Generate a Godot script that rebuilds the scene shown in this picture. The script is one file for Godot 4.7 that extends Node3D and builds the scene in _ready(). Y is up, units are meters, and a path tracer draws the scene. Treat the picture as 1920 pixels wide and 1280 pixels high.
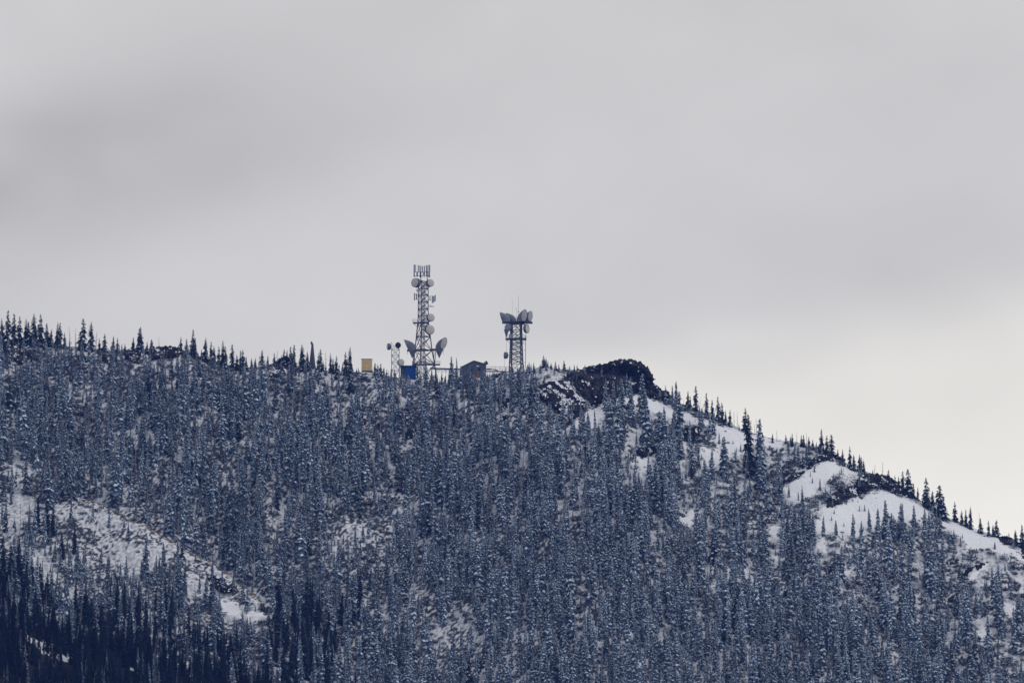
extends Node3D
# A snow-dusted mountain ridge with radio towers, seen through a long lens from the valley. Units are metres, y up.

const PITCH := 10.0
const LENS := 9125.0            # focal length in photograph pixels (1920 x 1280)
const EYE := Vector3(0, 1.7, 1800)

var rng := RandomNumberGenerator.new()
var relief := FastNoiseLite.new()
var grit := FastNoiseLite.new()
var cover := FastNoiseLite.new()
var crag := FastNoiseLite.new()
var block := FastNoiseLite.new()
var taken := {}
var YC := PackedFloat32Array()
var ZC := PackedFloat32Array()
var YS := PackedFloat32Array()
var ZS := PackedFloat32Array()
var YN := PackedFloat32Array()
const NEAR_Z := 300.0
var spur_ready := false
var snow_polys := []            # snow fields as plan polygons (x, z)
var thin_polys := []            # open scree and rock: no tall trees
var dark_polys := []            # stands without snow on the boughs
var M := {}
var snow_view := []             # the same fields, and the rocks, as they are seen from the valley
var rock_view := []
var thin_view := []
var near_view := []
var rod: CylinderMesh
var cube: BoxMesh


func _ready() -> void:
	rng.seed = 71
	set_view()
	set_noise()
	make_materials()
	make_crests()
	make_polys()
	build_ground()
	build_rocks()
	build_towers()
	build_trees()


# ---------------------------------------------------------------- view, sky and light
func set_view() -> void:
	var cam := Camera3D.new()
	cam.name = "camera"
	cam.fov = rad_to_deg(2.0 * atan(640.0 / LENS))
	cam.near = 1.0
	cam.far = 6000.0
	cam.position = EYE
	cam.rotation_degrees = Vector3(PITCH, 0, 0)
	add_child(cam)
	cam.current = true
	var env := Environment.new()
	env.background_mode = Environment.BG_SKY
	env.tonemap_mode = Environment.TONE_MAPPER_LINEAR
	env.tonemap_exposure = 1.0
	var sky := Sky.new()
	var pan := PanoramaSkyMaterial.new()
	pan.panorama = sky_picture()
	sky.sky_material = pan
	env.sky = sky
	env.sdfgi_enabled = true
	env.ssao_enabled = true
	env.ssil_enabled = true
	env.fog_enabled = true
	env.fog_density = 0.000056
	env.fog_light_color = Color(0.11, 0.27, 1.0).linear_to_srgb()
	var we := WorldEnvironment.new()
	we.name = "world_environment"
	we.environment = env
	add_child(we)
	var sun := DirectionalLight3D.new()
	sun.name = "sun"
	sun.light_color = Color(1.0, 0.97, 0.93)
	sun.light_energy = 0.36
	sun.light_angular_distance = 35.0
	sun.shadow_enabled = true
	add_child(sun)
	sun.look_at_from_position(Vector3(68, 80, 6), Vector3.ZERO, Vector3.UP)


func sky_picture() -> ImageTexture:
	var w := 1024
	var h := 512
	var n := FastNoiseLite.new()
	n.seed = 5
	n.noise_type = FastNoiseLite.TYPE_SIMPLEX_SMOOTH
	n.fractal_octaves = 4
	n.frequency = 1.0
	var pad := 16
	var im := Image.create(w + 2 * pad, h, false, Image.FORMAT_RGBF)
	for j in h:
		var el := 90.0 - (j + 0.5) / h * 180.0
		var ce := cos(deg_to_rad(el))
		var se := sin(deg_to_rad(el))
		for i in w + 2 * pad:
			if el < -1.0:
				im.set_pixel(i, j, Color(0.42, 0.43, 0.45))
				continue
			var az := wrapf((i - pad + 0.5) / w * TAU, -PI, PI)      # 0 looks along -z
			var d := Vector3(sin(az) * ce, se, -cos(az) * ce)
			var a := rad_to_deg(az)
			var f := n.get_noise_3d(d.x * 7.0 + 3.3, d.y * 16.0 + d.x * 3.0, d.z * 7.0)
			var f2 := n.get_noise_3d(d.x * 2.0 + 9.0, d.y * 4.0, d.z * 2.0)
			var warp := 0.05 * f
			var f3 := n.get_noise_3d(d.x * 22.0 + warp * 30.0, d.y * 34.0 - d.x * 8.0, d.z * 22.0 + 5.0)
			var l := 0.832 + 0.030 * f + 0.03 * f2 + 0.016 * f3
			# darker smears of cloud on the left and right, a paler column in the middle
			l -= 0.112 * (1.0 + 0.9 * f3) * exp(-pow((a + 6.0 - (el - 11.9) * 1.0) / 2.7, 2.0) - pow((el - 11.9 - (a + 5.0) * 0.12) / 1.15, 2.0))
			l -= 0.022 * exp(-pow((a + 2.6) / 2.2, 2.0) - pow((el - 12.1 - (a + 2.6) * 0.25) / 0.5, 2.0))
			l -= 0.030 * exp(-pow((a - 4.6) / 1.9, 2.0) - pow((el - 11.3) / 0.9, 2.0))
			# brighter air under the edge of the cloud deck
			var edge := 9.72 + 8.0 * sin(az - 0.004) + 0.3 * f
			var g := smoothstep(-0.55, 0.75, edge - el)
			var g2 := smoothstep(0.2, 3.2, edge - el)
			l += g * (0.088 - 0.015 * f2) + g2 * 0.04
			var c := Color(l, l, l).srgb_to_linear()
			var hi := clampf((el - 15.0) / 50.0, 0.0, 1.0)
			im.set_pixel(i, j, Color(c.r * (1.008 + 0.03 * g - 0.07 * hi), c.g * (0.997 + 0.01 * g - 0.01 * hi), c.b * (0.992 - 0.055 * g + 0.09 * hi)))
	im.resize(4 * (w + 2 * pad), 4 * h, Image.INTERPOLATE_CUBIC)
	return ImageTexture.create_from_image(im.get_region(Rect2i(4 * pad, 0, 4 * w, 4 * h)))


# ---------------------------------------------------------------- pixels and ground
func at(u: float, v: float, z: float) -> Vector3:
	var p := deg_to_rad(PITCH)
	var d := Vector3((u - 960.0) / LENS, 0, 0) + Vector3(0, cos(p), sin(p)) * ((640.0 - v) / LENS) + Vector3(0, sin(p), -cos(p))
	return EYE + d * ((z - EYE.z) / d.z)


func seen_at(p: Vector3) -> Vector2:
	var a := deg_to_rad(PITCH)
	var d := p - EYE
	var deep := d.dot(Vector3(0, sin(a), -cos(a)))
	return Vector2(960.0 + d.x / deep * LENS, 640.0 - d.dot(Vector3(0, cos(a), sin(a))) / deep * LENS)


func set_noise() -> void:
	for n in [[relief, 3, 0.022, 4], [grit, 11, 0.22, 3], [cover, 23, 0.045, 4], [crag, 31, 0.12, 4]]:
		var f: FastNoiseLite = n[0]
		f.seed = n[1]
		f.frequency = n[2]
		f.fractal_octaves = n[3]
		f.noise_type = FastNoiseLite.TYPE_SIMPLEX_SMOOTH
	block.seed = 8
	block.noise_type = FastNoiseLite.TYPE_CELLULAR
	block.cellular_return_type = FastNoiseLite.RETURN_CELL_VALUE
	block.frequency = 0.075
	block.fractal_type = FastNoiseLite.FRACTAL_NONE


const CREST := [[-200, 600], [-60, 622], [0, 636], [50, 641], [100, 648], [150, 651], [200, 657], [260, 656], [300, 652], [350, 657], [400, 675], [450, 689], [500, 686], [530, 679], [560, 690], [600, 693], [640, 697], [690, 698], [740, 706], [780, 711], [840, 716], [870, 712], [900, 708], [950, 695], [1000, 691], [1020, 684], [1050, 692], [1080, 694], [1110, 700], [1170, 704], [1215, 728], [1260, 752], [1300, 763], [1350, 787], [1400, 807], [1450, 822], [1500, 829], [1550, 844], [1600, 876], [1650, 891], [1700, 921], [1750, 956], [1800, 979], [1850, 998], [1900, 1012], [1960, 1040], [2160, 1140]]
const SPUR := [[-200, 770, 0], [-60, 830, 2], [0, 862, 4], [60, 900, 6], [110, 922, 7], [150, 930, 8], [200, 955, 8], [250, 985, 9], [330, 1022, 11], [380, 1050, 11], [430, 1080, 11], [480, 1110, 11], [530, 1150, 11], [570, 1200, 10], [610, 1250, 9], [640, 1290, 8], [690, 1360, 5], [760, 1460, 0]]
const NEAR := [[-260, 1060], [-60, 1095], [0, 1125], [60, 1165], [130, 1205], [200, 1215], [300, 1250], [420, 1275], [520, 1300], [620, 1350], [800, 1420]]


func resample(pts: Array, value: int) -> PackedFloat32Array:
	# pts sorted by x; one value per metre from x = -280 to 280
	var out := PackedFloat32Array()
	var k := 0
	for i in 561:
		var x := i - 280.0
		while k < pts.size() - 2 and pts[k + 1].x < x:
			k += 1
		var a: Vector3 = pts[k]
		var b: Vector3 = pts[k + 1]
		out.append(lerpf(a[value], b[value], clampf((x - a.x) / (b.x - a.x), -0.5, 1.5)))
	return out


func make_crests() -> void:
	var pts := []
	for c in CREST:
		var z := 42.0 * clampf((c[0] - 1120.0) / 800.0, 0.0, 1.3)
		pts.append(at(c[0], c[1], z))
	YC = resample(pts, 1)
	ZC = resample(pts, 2)
	pts = []
	for c in SPUR:
		pts.append(at(c[0], c[1], hit(c[0], c[1]).z + c[2]))
	YS = resample(pts, 1)
	ZS = resample(pts, 2)
	spur_ready = true
	pts = []
	for c in NEAR:
		pts.append(at(c[0], c[1], NEAR_Z))
	YN = resample(pts, 1)


func smooth_height(x: float, z: float) -> float:
	var k := clampf(x + 280.0, 0.0, 559.0)
	var i := int(k)
	var t := k - i
	var s := z - lerpf(ZC[i], ZC[i + 1], t)
	var h := lerpf(YC[i], YC[i + 1], t)
	if s >= 0.0:
		h -= 0.78 * s - 2.58 * (1.0 - exp(-s / 6.0))
	else:
		h += 0.14 * s - 0.004 * s * s
	if spur_ready:
		s = z - lerpf(ZS[i], ZS[i + 1], t)
		var g := lerpf(YS[i], YS[i + 1], t)
		g -= (0.64 * s - 0.9 * (1.0 - exp(-s / 3.0))) if s >= 0.0 else -1.1 * s
		h = maxf(h, g)
	return h


func spur_side(x: float, z: float) -> float:
	var i := clampi(int(x + 280.0), 0, 560)
	return z - ZS[i]


func crest_side(x: float, z: float) -> float:
	var i := clampi(int(x + 280.0), 0, 560)
	return z - ZC[i]


func height(x: float, z: float, calm := 0.0) -> float:
	var s := crest_side(x, z)
	var amount := clampf(absf(s) / 14.0, 0.12, 1.0)
	var h := smooth_height(x, z) + (relief.get_noise_2d(x, z) * 3.4 * (1.0 - 0.6 * calm) + grit.get_noise_2d(x, z) * 0.55 * (1.0 - 0.93 * calm)) * amount
	return h + calm * (0.25 + 0.5 * relief.get_noise_2d(x * 5.0 + 60.0, z * 3.0))


func hit(u: float, v: float) -> Vector3:
	# where the line of sight through a photograph pixel meets the hillside (without its small relief)
	var z := 330.0
	while z > -40.0:
		var p := at(u, v, z)
		if p.y < smooth_height(p.x, z):
			return p
		z -= 0.5
	return at(u, v, ZC[clampi(int(at(u, v, 0).x + 280), 0, 560)])


func plan(pts: Array) -> PackedVector2Array:
	var out := PackedVector2Array()
	for p in pts:
		var q := hit(p[0], p[1])
		out.append(Vector2(q.x, q.z))
	return out


func flat(pts: Array) -> PackedVector2Array:
	var out := PackedVector2Array()
	for p in pts:
		out.append(Vector2(p[0], p[1]))
	return out


func within(p: Vector2, polys: Array) -> bool:
	for q in polys:
		if q[1].has_point(p) and Geometry2D.is_point_in_polygon(p, q[0]):
			return true
	return false


func boxed(poly: PackedVector2Array) -> Array:
	var r := Rect2(poly[0], Vector2.ZERO)
	for p in poly:
		r = r.expand(p)
	return [poly, r]


func make_polys() -> void:
	for p in [
		[[1063, 802], [1078, 790], [1100, 776], [1131, 756], [1136, 764], [1131, 790], [1112, 800], [1095, 818], [1080, 818]],
		[[1128, 752], [1150, 745], [1178, 746], [1195, 737], [1215, 745], [1240, 753], [1275, 772], [1310, 790], [1305, 797], [1270, 790], [1230, 778], [1200, 767], [1165, 762], [1140, 765]],
		[[1310, 788], [1345, 798], [1395, 811], [1440, 822], [1475, 826], [1470, 838], [1405, 835], [1396, 852], [1365, 862], [1350, 845], [1338, 806], [1305, 795]],
		[[1180, 815], [1205, 805], [1209, 820], [1198, 836], [1180, 842], [1158, 850], [1172, 832]],
		[[1180, 870], [1200, 858], [1232, 850], [1218, 875], [1206, 897], [1195, 892], [1200, 872]],
		[[1275, 830], [1292, 825], [1288, 860], [1280, 885], [1284, 905], [1276, 905], [1274, 860]],
		[[1320, 840], [1350, 850], [1362, 870], [1340, 880], [1310, 872]],
		[[1466, 910], [1500, 896], [1530, 878], [1541, 867], [1555, 865], [1575, 873], [1605, 880], [1628, 891], [1600, 895], [1582, 890], [1560, 898], [1545, 918], [1520, 930], [1490, 942], [1468, 932]],
		[[1540, 958], [1570, 947], [1600, 934], [1640, 921], [1680, 930], [1720, 945], [1742, 957], [1746, 978], [1720, 980], [1690, 974], [1662, 966], [1652, 980], [1640, 1004], [1610, 1008], [1580, 1012], [1560, 1002], [1532, 1012], [1530, 990]],
		[[1765, 960], [1800, 976], [1840, 990], [1870, 1010], [1885, 1024], [1925, 1044], [1925, 1058], [1880, 1046], [1850, 1041], [1820, 1040], [1808, 1020], [1790, 1002], [1766, 986]],
		[[1820, 1078], [1845, 1062], [1868, 1043], [1872, 1050], [1862, 1060], [1838, 1082], [1828, 1104], [1817, 1096]],
		[[1440, 990], [1460, 985], [1462, 1010], [1445, 1015]], [[1530, 1012], [1552, 1008], [1545, 1040], [1534, 1030]], [[1448, 1035], [1462, 1030], [1460, 1052], [1449, 1050]],
		[[1465, 1100], [1475, 1098], [1474, 1130], [1464, 1130]], [[1568, 1078], [1600, 1070], [1596, 1090], [1582, 1095], [1580, 1080]], [[1645, 1042], [1662, 1040], [1660, 1052], [1648, 1054]], [[1672, 1122], [1690, 1120], [1688, 1138], [1674, 1136]],
		[[1272, 968], [1300, 955], [1305, 968], [1296, 990], [1283, 985]], [[1140, 965], [1146, 965], [1145, 995], [1141, 990]], [[1175, 1180], [1186, 1172], [1184, 1190], [1174, 1192]], [[1332, 1096], [1342, 1092], [1340, 1112], [1334, 1112]], [[1185, 1242], [1212, 1236], [1224, 1242], [1218, 1254], [1190, 1252]],
		[[1834, 1165], [1862, 1154], [1858, 1180], [1850, 1205], [1836, 1192]], [[1905, 1086], [1925, 1080], [1925, 1118], [1912, 1110]], [[1880, 1140], [1900, 1130], [1905, 1160], [1885, 1160]],
		[[408, 1122], [430, 1120], [448, 1132], [452, 1152], [420, 1156]], [[455, 1148], [480, 1146], [506, 1156], [484, 1166]], [[556, 1230], [570, 1228], [568, 1240]], [[606, 1272], [640, 1270], [638, 1282]],
	]:
		snow_polys.append(boxed(plan(p)))
		snow_view.append(boxed(flat(p)))
	for p in [
		[[85, 945], [150, 940], [190, 948], [225, 970], [262, 986], [334, 1026], [330, 1052], [300, 1070], [262, 1074], [222, 1078], [165, 1080], [140, 1052], [112, 1020]],
		[[-20, 930], [50, 918], [80, 948], [70, 975], [30, 990], [-20, 985]], [[-20, 1000], [40, 1018], [80, 1035], [112, 1070], [150, 1115], [140, 1140], [95, 1110], [50, 1075], [-20, 1040]],
		[[325, 1060], [375, 1062], [410, 1085], [440, 1108], [420, 1122], [385, 1118], [340, 1108]], [[648, 738], [700, 735], [712, 752], [690, 765], [650, 760]], [[610, 975], [700, 965], [745, 985], [740, 1010], [650, 1012], [612, 1002]],
		[[795, 1172], [870, 1168], [905, 1195], [880, 1212], [810, 1205]], [[505, 735], [535, 745], [530, 765], [500, 755]], [[20, 862], [60, 880], [55, 905], [25, 900]], [[350, 715], [390, 720], [395, 745], [360, 748]],
		[[250, 985], [335, 1024], [400, 1060], [480, 1108], [535, 1152], [520, 1165], [440, 1110], [330, 1045], [250, 1000]],
		[[1000, 700], [1060, 708], [1130, 720], [1230, 740], [1130, 756], [1066, 796], [1040, 770], [1010, 740]],
	]:
		thin_polys.append(boxed(plan(p)))
		thin_view.append(boxed(flat(p)))
	for p in [[[520, 1165], [570, 1160], [640, 1215], [655, 1300], [470, 1300], [505, 1200]], [[80, 1130], [200, 1150], [330, 1190], [450, 1230], [520, 1300], [60, 1300]]]:
		dark_polys.append(boxed(plan(p)))


# ---------------------------------------------------------------- mesh helpers
class Shape:
	var v := PackedVector3Array()
	var n := PackedVector3Array()
	var c := PackedColorArray()
	func tri(a: Vector3, b: Vector3, d: Vector3, col: Color) -> void:
		var m := (d - a).cross(b - a).normalized()
		v.append(a); v.append(b); v.append(d)
		n.append(m); n.append(m); n.append(m)
		c.append(col); c.append(col); c.append(col)
	func quad(a: Vector3, b: Vector3, d: Vector3, e: Vector3, col: Color) -> void:
		tri(a, b, d, col)
		tri(a, d, e, col)
	func tube(a: Vector3, b: Vector3, r0: float, r1: float, sides: int, col: Color, caps := false) -> void:
		var y := (b - a).normalized()
		var x := y.cross(Vector3.FORWARD if absf(y.z) < 0.9 else Vector3.RIGHT).normalized()
		var z := x.cross(y)
		for k in sides:
			var p := x * cos(TAU * k / sides) + z * sin(TAU * k / sides)
			var q := x * cos(TAU * (k + 1) / sides) + z * sin(TAU * (k + 1) / sides)
			quad(a + p * r0, b + p * r1, b + q * r1, a + q * r0, col)
			if caps:
				tri(b, b + q * r1, b + p * r1, col)
				tri(a, a + p * r0, a + q * r0, col)
	func box(lo: Vector3, hi: Vector3, col: Color) -> void:
		var p := []
		for k in 8:
			p.append(Vector3(hi.x if k & 1 else lo.x, hi.y if k & 2 else lo.y, hi.z if k & 4 else lo.z))
		for f in [[4, 6, 7, 5], [1, 3, 2, 0], [0, 2, 6, 4], [5, 7, 3, 1], [2, 3, 7, 6], [4, 5, 1, 0]]:
			quad(p[f[0]], p[f[1]], p[f[2]], p[f[3]], col)
	func add(o: Shape) -> void:
		v.append_array(o.v); n.append_array(o.n); c.append_array(o.c)
	func mesh(mat: Material) -> ArrayMesh:
		var arr := []
		arr.resize(Mesh.ARRAY_MAX)
		arr[Mesh.ARRAY_VERTEX] = v
		arr[Mesh.ARRAY_NORMAL] = n
		arr[Mesh.ARRAY_COLOR] = c
		var m := ArrayMesh.new()
		m.add_surface_from_arrays(Mesh.PRIMITIVE_TRIANGLES, arr)
		m.surface_set_material(0, mat)
		return m


func numbered(called: String) -> String:
	taken[called] = taken.get(called, -1) + 1
	return called if taken[called] == 0 else "%s_%03d" % [called, taken[called]]


func thing(called: String, label: String, category: String, where := Vector3.ZERO, group := "") -> Node3D:
	var o := Node3D.new()
	o.name = numbered(called)
	add_child(o)
	o.position = where
	tag(o, label, category, group)
	return o


func tag(o: Node3D, label: String, category: String, group := "", kind := "") -> void:
	if label: o.set_meta("label", label)
	if category: o.set_meta("category", category)
	if group: o.set_meta("group", group)
	if kind: o.set_meta("kind", kind)


func part(parent: Node3D, called: String, mesh: Mesh, where := Vector3.ZERO) -> MeshInstance3D:
	var o := MeshInstance3D.new()
	o.name = called
	o.mesh = mesh
	o.position = where
	parent.add_child(o, true)
	return o


func bar(parent: Node3D, called: String, a: Vector3, b: Vector3, thick: float, mat: Material, square := false) -> MeshInstance3D:
	var o := MeshInstance3D.new()
	o.name = called
	o.mesh = cube if square else rod
	o.material_override = mat
	var y := b - a
	var x := y.cross(Vector3.FORWARD if absf(y.normalized().z) < 0.9 else Vector3.RIGHT).normalized()
	var z := x.cross(y.normalized())
	o.transform = Transform3D(Basis(x * thick, y, z * thick), (a + b) * 0.5)
	parent.add_child(o, true)
	return o


func paint(r: float, g: float, b: float, rough := 0.7, metal := 0.0) -> StandardMaterial3D:
	var m := StandardMaterial3D.new()
	m.albedo_color = Color(r, g, b).linear_to_srgb()
	m.roughness = rough
	m.metallic = metal
	m.metallic_specular = 0.3
	return m


func worn(m: StandardMaterial3D, lo: float, freq: float, scale: float) -> StandardMaterial3D:
	# uneven, weathered tone from a tiling noise
	var t := NoiseTexture2D.new()
	t.width = 256
	t.height = 256
	t.seamless = true
	var n := FastNoiseLite.new()
	n.seed = int(freq * 1000) + 3
	n.frequency = freq
	n.fractal_octaves = 4
	t.noise = n
	var g := Gradient.new()
	g.set_color(0, Color(lo, lo, lo))
	g.set_color(1, Color(1, 1, 1))
	t.color_ramp = g
	m.albedo_texture = t
	m.uv1_triplanar = true
	m.uv1_world_triplanar = true
	m.uv1_scale = Vector3(scale, scale, scale)
	return m


func make_materials() -> void:
	rod = CylinderMesh.new()
	rod.top_radius = 0.5
	rod.bottom_radius = 0.5
	rod.height = 1.0
	rod.radial_segments = 6
	rod.rings = 1
	cube = BoxMesh.new()
	M.steel = paint(0.06, 0.075, 0.11, 0.6, 0.2)
	M.galvanised = paint(0.19, 0.22, 0.28, 0.55, 0.2)
	M.shroud = worn(paint(0.17, 0.20, 0.27, 0.7), 0.7, 0.03, 0.2)
	M.radome = worn(paint(0.57, 0.54, 0.53, 0.75), 0.88, 0.03, 0.15)
	M.radome_blue = worn(paint(0.27, 0.31, 0.39, 0.75), 0.85, 0.03, 0.15)
	M.shaded_dish_mouth = paint(0.012, 0.016, 0.03, 0.6)  # near-black paint standing for the shaded inside of an open drum
	M.horn = worn(paint(0.19, 0.22, 0.29, 0.6), 0.75, 0.02, 0.3)
	M.horn_cover = worn(paint(0.44, 0.44, 0.46, 0.7), 0.85, 0.03, 0.2)
	M.panel = paint(0.30, 0.33, 0.39, 0.6)
	M.tan = worn(paint(0.74, 0.56, 0.28, 0.8), 0.86, 0.02, 0.12)
	M.blue = worn(paint(0.012, 0.12, 0.55, 0.55), 0.75, 0.02, 0.2)
	M.siding = worn(paint(0.10, 0.13, 0.19, 0.8), 0.75, 0.02, 0.25)
	M.roof = paint(0.05, 0.06, 0.085, 0.7)
	M.glass = paint(0.02, 0.025, 0.035, 0.15)
	M.door = paint(0.23, 0.12, 0.07, 0.7)
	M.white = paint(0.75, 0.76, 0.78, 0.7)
	M.snow = paint(0.80, 0.82, 0.87, 0.85)
	M.concrete = worn(paint(0.22, 0.22, 0.22, 0.9), 0.7, 0.03, 0.3)
	M.pillar = worn(paint(0.10, 0.12, 0.16, 0.85), 0.7, 0.03, 0.25)
	M.tinted = StandardMaterial3D.new()          # colours come with the vertices: bark, needles, snow
	M.tinted.vertex_color_use_as_albedo = true
	M.tinted.roughness = 0.9
	M.tinted.metallic_specular = 0.15
	M.ground = StandardMaterial3D.new()
	M.ground.vertex_color_use_as_albedo = true
	M.ground.roughness = 0.95
	M.ground.metallic_specular = 0.15
	worn(M.ground, 0.87, 0.06, 0.06)
	M.rock = M.ground


# ---------------------------------------------------------------- the ground
func build_ground() -> void:
	var step := 0.62
	var x0 := -226.0
	var nx := int(452.0 / step) + 1
	var nz := int(275.0 / step) + 1
	var z0 := -46.0
	var calm := PackedFloat32Array()
	calm.resize(nx * nz)
	var open := PackedByteArray()
	open.resize(nx * nz)
	for q in snow_polys:
		var r: Rect2 = q[1].grow(1.5)
		for j in range(maxi(0, int((r.position.y - z0) / step)), mini(nz, int((r.end.y - z0) / step) + 1)):
			for i in range(maxi(0, int((r.position.x - x0) / step)), mini(nx, int((r.end.x - x0) / step) + 1)):
				var x := x0 + i * step
				var z := z0 + j * step
				var p := Vector2(x + grit.get_noise_2d(x * 1.3, z + 77.0) * 2.4, z + grit.get_noise_2d(x + 55.0, z * 1.3) * 3.0)
				if Geometry2D.is_point_in_polygon(p, q[0]):
					calm[j * nx + i] = 1.0
	for q in thin_polys:
		var r: Rect2 = q[1]
		for j in range(maxi(0, int((r.position.y - z0) / step)), mini(nz, int((r.end.y - z0) / step) + 1)):
			for i in range(maxi(0, int((r.position.x - x0) / step)), mini(nx, int((r.end.x - x0) / step) + 1)):
				var x := x0 + i * step
				var z := z0 + j * step
				if Geometry2D.is_point_in_polygon(Vector2(x + grit.get_noise_2d(x, z) * 4.0, z + grit.get_noise_2d(z, x) * 4.0), q[0]):
					open[j * nx + i] = 1
	var verts := PackedVector3Array()
	var cols := PackedColorArray()
	verts.resize(nx * nz)
	cols.resize(nx * nz)
	for j in nz:
		var z := z0 + j * step
		for i in nx:
			var x := x0 + i * step
			var k := j * nx + i
			verts[k] = Vector3(x, height(x, z, calm[k]), z)
			cols[k] = ground_colour(x, z, calm[k], open[k])
	var norms := PackedVector3Array()
	norms.resize(nx * nz)
	var idx := PackedInt32Array()
	for j in nz:
		for i in nx:
			var k := j * nx + i
			var a := verts[j * nx + maxi(i - 1, 0)]
			var b := verts[j * nx + mini(i + 1, nx - 1)]
			var c := verts[maxi(j - 1, 0) * nx + i]
			var d := verts[mini(j + 1, nz - 1) * nx + i]
			norms[k] = (d - c).cross(b - a).normalized()
			if i < nx - 1 and j < nz - 1:
				idx.append_array([k, k + 1, k + nx, k + 1, k + nx + 1, k + nx])
	structure("mountainside", indexed(verts, norms, cols, idx, M.ground))
	# the same mountain carried on coarsely: its flanks, its lower slope and the valley floor
	var s := Shape.new()
	var g := 20.0
	for j in range(-6, 102):
		for i in range(-45, 45):
			var p := []
			for o in [[0, 0], [1, 0], [1, 1], [0, 1]]:
				var x: float = (i + o[0]) * g
				var z: float = (j + o[1]) * g
				p.append(Vector3(x, maxf(0.0, smooth_height(clampf(x, -279, 279), z) - 5.0 - maxf(0.0, absf(x) - 230.0) * 0.35), z))
			s.quad(p[0], p[1], p[2], p[3], Color(0.5, 0.51, 0.54) if (i * 7 + j * 13) % 5 else Color(0.3, 0.31, 0.33))
	structure("valley_ground", s.mesh(M.ground))
	# the dark wooded rise in front on the left
	var near_snow := flat([[45, 1193], [62, 1197], [100, 1206], [138, 1228], [126, 1242], [100, 1236], [70, 1214]])
	near_view.append(boxed(near_snow))
	s = Shape.new()
	for j in range(0, 74):
		for i in range(0, 118):
			var p := []
			for o in [[0, 0], [1, 0], [1, 1], [0, 1]]:
				p.append(near_point(-215.0 + (i + o[0]) * 1.5, 268.0 + (j + o[1]) * 1.5))
			var m: Vector3 = (p[0] + p[2]) * 0.5
			var f := cover.get_noise_2d(m.x * 2.0, m.z * 2.0) + grit.get_noise_2d(m.x, m.z) * 0.7
			var snow := f > 0.75 or Geometry2D.is_point_in_polygon(seen_at(m), near_snow)
			s.quad(p[0], p[1], p[2], p[3], Color(0.62, 0.65, 0.71) if snow else Color(0.014, 0.016, 0.018).lerp(Color(0.03, 0.029, 0.026), clampf(0.5 + f, 0.0, 1.0)))
	structure("near_hill", s.mesh(M.ground))


func near_point(x: float, z: float) -> Vector3:
	var k := clampf(x + 280.0, 0.0, 559.0)
	var i := int(k)
	var s := z - NEAR_Z
	var h := lerpf(YN[i], YN[i + 1], k - i)
	h -= 0.55 * s if s > 0.0 else -0.7 * s
	return Vector3(x, h + relief.get_noise_2d(x * 1.5, z * 1.5) * 1.2 + grit.get_noise_2d(x, z) * 0.4, z)


func ground_colour(x: float, z: float, calm: float, open: int) -> Color:
	var f := grit.get_noise_2d(x * 1.7 + 31.0, z * 1.7)
	if calm > 0.5:
		return Color(0.80, 0.82, 0.87) if f > -0.82 else Color(0.30, 0.29, 0.29)
	var broad := cover.get_noise_2d(x, z)
	var fine := grit.get_noise_2d(x * 3.1, z * 2.2 + 400.0)
	var right := clampf((x + 40.0) / 160.0, -0.6, 1.0)
	var soil := Color(0.036, 0.042, 0.054).lerp(Color(0.080, 0.088, 0.103), clampf(0.5 + fine, 0.0, 1.0))
	var ss := spur_side(x, z)
	# dry yellow grass along the back of the spur
	if x > -150.0 and x < -84.0 and absf(ss - 0.5 - fine * 2.0) < 2.2 and f > -0.35:
		return Color(0.17, 0.135, 0.09).lerp(Color(0.10, 0.085, 0.065), clampf(0.5 + f, 0.0, 1.0))
	var bias := 0.02 + 0.14 * right
	if open:
		bias = 0.20 if ss > -2.0 and x < -80.0 else 0.06
	if broad * 0.75 + fine * 0.55 + f * 0.25 + bias > 0.0:
		return Color(0.66, 0.68, 0.73) if fine > 0.0 else Color(0.40, 0.42, 0.46)
	if f * 0.6 + fine > 0.16:        # snow caught in the scrub
		return Color(0.36, 0.38, 0.42)
	return soil


func indexed(v: PackedVector3Array, n: PackedVector3Array, c: PackedColorArray, idx: PackedInt32Array, mat: Material) -> ArrayMesh:
	var arr := []
	arr.resize(Mesh.ARRAY_MAX)
	arr[Mesh.ARRAY_VERTEX] = v
	arr[Mesh.ARRAY_NORMAL] = n
	arr[Mesh.ARRAY_COLOR] = c
	arr[Mesh.ARRAY_INDEX] = idx
	var m := ArrayMesh.new()
	m.add_surface_from_arrays(Mesh.PRIMITIVE_TRIANGLES, arr)
	m.surface_set_material(0, mat)
	return m


func structure(called: String, mesh: Mesh) -> void:
	var o := part(self, called, mesh)
	o.set_meta("kind", "structure")


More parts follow.
